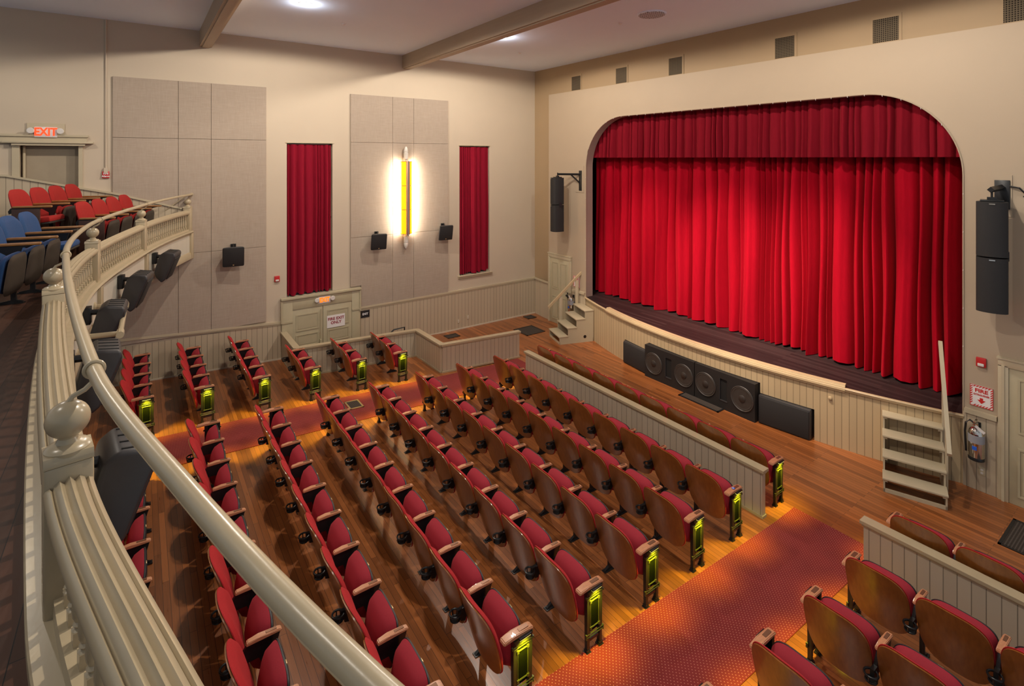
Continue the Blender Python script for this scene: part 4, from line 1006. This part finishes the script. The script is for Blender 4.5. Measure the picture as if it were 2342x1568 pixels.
for k, (xa, xb) in enumerate(zip(POSTS, POSTS[1:])):
    xm = (xa + xb) / 2; e = empty('balustrade_section', (0, 0, 0), 0, 'cream turned balustrade of the balcony, ' + bn[k], 'balustrade', 'balustrade sections of the balcony')
    a, b = xa + .05, xb - .05
    MB().sweep(cpath(a, b, 0, 28), [(q[0] * .85, q[1]) for q in TOP]).build('top_rail', M_rail, e, ang=50)
    MB().sweep(cpath(xa, xb, 0, 28), BOT).build('bottom_rail', M_rail, e, ang=40)
    nb = 22 if k < 4 else 24
    for i in range(nb):
        x = xa + .11 + (xb - xa - .22) * i / (nb - 1); nn = Cn(x)
        o = bpy.data.objects.new('baluster', me_bal if k > 2 else me_bal_lo); col.objects.link(o); o.parent = e; o.location = (x, C(x), 3.26); o.rotation_euler = (0, 0, math.atan2(-nn[0], nn[1]))
# pipe handrail above
e = empty('balcony_handrail', (0, 0, 0), 0, 'painted pipe handrail curving above the balcony balustrade', 'handrail')
hp = [p for p, _ in cpath(XL + .03, XR, 3.965, 90, .07)]
MB().tube(hp, .0225, 14).build('pipe', M_rail, e)
for x in POSTS:
    nn = Cn(x); xa = x; 
    px, py = x + nn[0] * .07, C(x) + nn[1] * .07
    T = Matrix.Translation((px, py, 3.965)) @ Matrix.Rotation(math.atan2(-nn[0], nn[1]), 4, 'Z') @ Matrix.Rotation(PI / 2, 4, 'Y')
    MB().torus(.026, .008, T, 24, 8).build('collar', M_rail, e)
    MB().tube([(x, C(x), 3.865), (x + nn[0] * .012, C(x) + nn[1] * .012, 3.888), (x + nn[0] * .045, C(x) + nn[1] * .045, 3.902), (x + nn[0] * .064, C(x) + nn[1] * .064, 3.92), (px, py, 3.945)], [.011, .009, .009, .009, .010], 8).build('bracket_rod', M_rail, e)
MB().tube([(XL + .02, C(-12.5) - .45, 3.60), (-12.45, C(-12.45), 3.95)], .012, 8).build('wall_brace', M_rail, e)
# pipe frame on the fascia
e = empty('pipe_frame', (0, 0, 0), 0, 'painted pipe frame projecting from the balcony front', 'lighting pipe')
fy = lambda x: C(x)
MB().tube([(-7.75, C(-7.75) + .06, 2.98), (-7.62, -.14, 2.98), (-6.42, -.16, 2.98), (-6.5, C(-6.5) + .06, 2.98)], .026, 10).build('pipe', M_rail, e)
MB().tube([(-7.70, -.14, 2.98), (-7.52, -.14, 2.98)], .034, 10).build('pipe_fitting', M_rail, e); MB().tube([(-6.5, -.16, 2.98), (-6.36, -.16, 2.98)], .034, 10).build('pipe_fitting', M_rail, e)
MB().lathe([(.05, 0), (.05, .02), (.034, .03)], 12, Matrix.Translation((-7.75, C(-7.75) + .05, 2.98)) @ Matrix.Rotation(-PI / 2, 4, 'X')).build('wall_flange', M_rail, e)
# small handrail at far left on the wall
e = empty('stair_handrail', (XL, -2.15, 4.0), 0, 'painted pipe handrail at the far left beside the balcony door', 'handrail')
MB().tube([(.1, -.6, .72), (.1, .0, .72), (.1, .12, .66), (.1, -.1, .25)], .03, 10).build('pipe', M_rail, e)
MB().box(.02, .12, -.7, .1, -.6, .38).build('end_panel', M_bbY, e)

# balcony seats
me_bb = pad(.25, .255, 3.6, .04, lambda z: -.20 - (z - .45) * .25, .05, .03, .62, .5).mesh('backrest', M_bred)
me_bbb = pad(.25, .255, 3.6, .04, lambda z: -.20 - (z - .45) * .25, .05, .03, .62, .5).mesh('backrest', M_bblue)
def bseat(x, y, rz, ztier, mat_b, cloth, label, group, down=False, first=False, last=False):
    e = empty('balcony_chair', (x, y, ztier), rz, label, 'theater seat', group)
    put('backrest', mat_b, e)
    h = .262
    if down:
        MB().box(-.23, .23, -.16, .27, .37, .45, Matrix.Rotation(.12, 4, 'X'), bev=.03).build('seat_cushion', cloth, e)
        MB().box(-.22, .22, -.14, .26, .345, .375, Matrix.Rotation(.12, 4, 'X'), bev=.01).build('seat_pan', M_oldpan, e)
    else:
        pad(.225, .20, 3.6, -.03, lambda z: .075 + (z - .2) * .12, .01, .07, .38, 0).build('seat_cushion', cloth, e)
        pad(.230, .205, 5.0, -.06, lambda z: .113 + (z - .2) * .12, .025, .02, .365, 0).build('seat_pan', M_oldpan, e)
    for s in ((-1, 1) if last else (-1,)):
        put('standard', me_std2, e, s * h); put('armrest', me_arm2, e, s * h)
    if last: put('aisle_end_panel', me_endp, e, h + .016)
    return e
st2 = [(-.09, 0), (.11, 0), (.11, .02), (.055, .04), (.045, .40), (.10, .59), (.20, .615), (-.22, .615), (-.25, .57), (-.24, .53), (-.1, .57), (.0, .50), (.01, .04), (-.09, .02)]
me_std2 = MB().prism(st2, 'X', -.014, .014).box(-.03, .03, -.10, .12, 0, .012).mesh('standard', M_iron)
me_endp = MB().box(0, .022, -.20, .13, .04, .60, bev=.005).mesh('aisle_end_panel', simple('dark_end_panel', (.05, .018, .01), .4))
me_arm2 = MB().box(-.03, .03, -.20, .26, .615, .645, bev=.012).mesh('armrest', M_oldarm)
bl = ['against the wall', 'second from the wall', 'third from the wall', 'fourth from the wall']
for i in range(4):
    x = -12.02 + .51 * i; bseat(x, .01 - .32 * (x + 12.02), -.31, ZB, me_bb, M_bred, 'scarlet balcony seat in the front row, ' + bl[i], 'scarlet balcony seats', last=(i == 3))
for i in range(4):
    x = -12.02 + .53 * i; bseat(x, -.74 - .30 * (x + 12.02), -.30, ZB + .22, me_bb, M_bred, 'scarlet balcony seat in the back row, ' + bl[i], 'scarlet balcony seats', down=(i == 3), last=(i == 3))
bl2 = ['nearest the red seats, seat half lowered', 'second from the red seats', 'at the left edge of the picture', 'partly cut off by the left edge']
for i in range(4):
    x = -8.88 + .50 * i; bseat(x, -.90 - .18 * (x + 8.92), -.18, ZB, me_bbb, M_bblue, 'blue balcony seat ' + bl2[i], 'blue balcony seats', down=(i == 0), last=False)
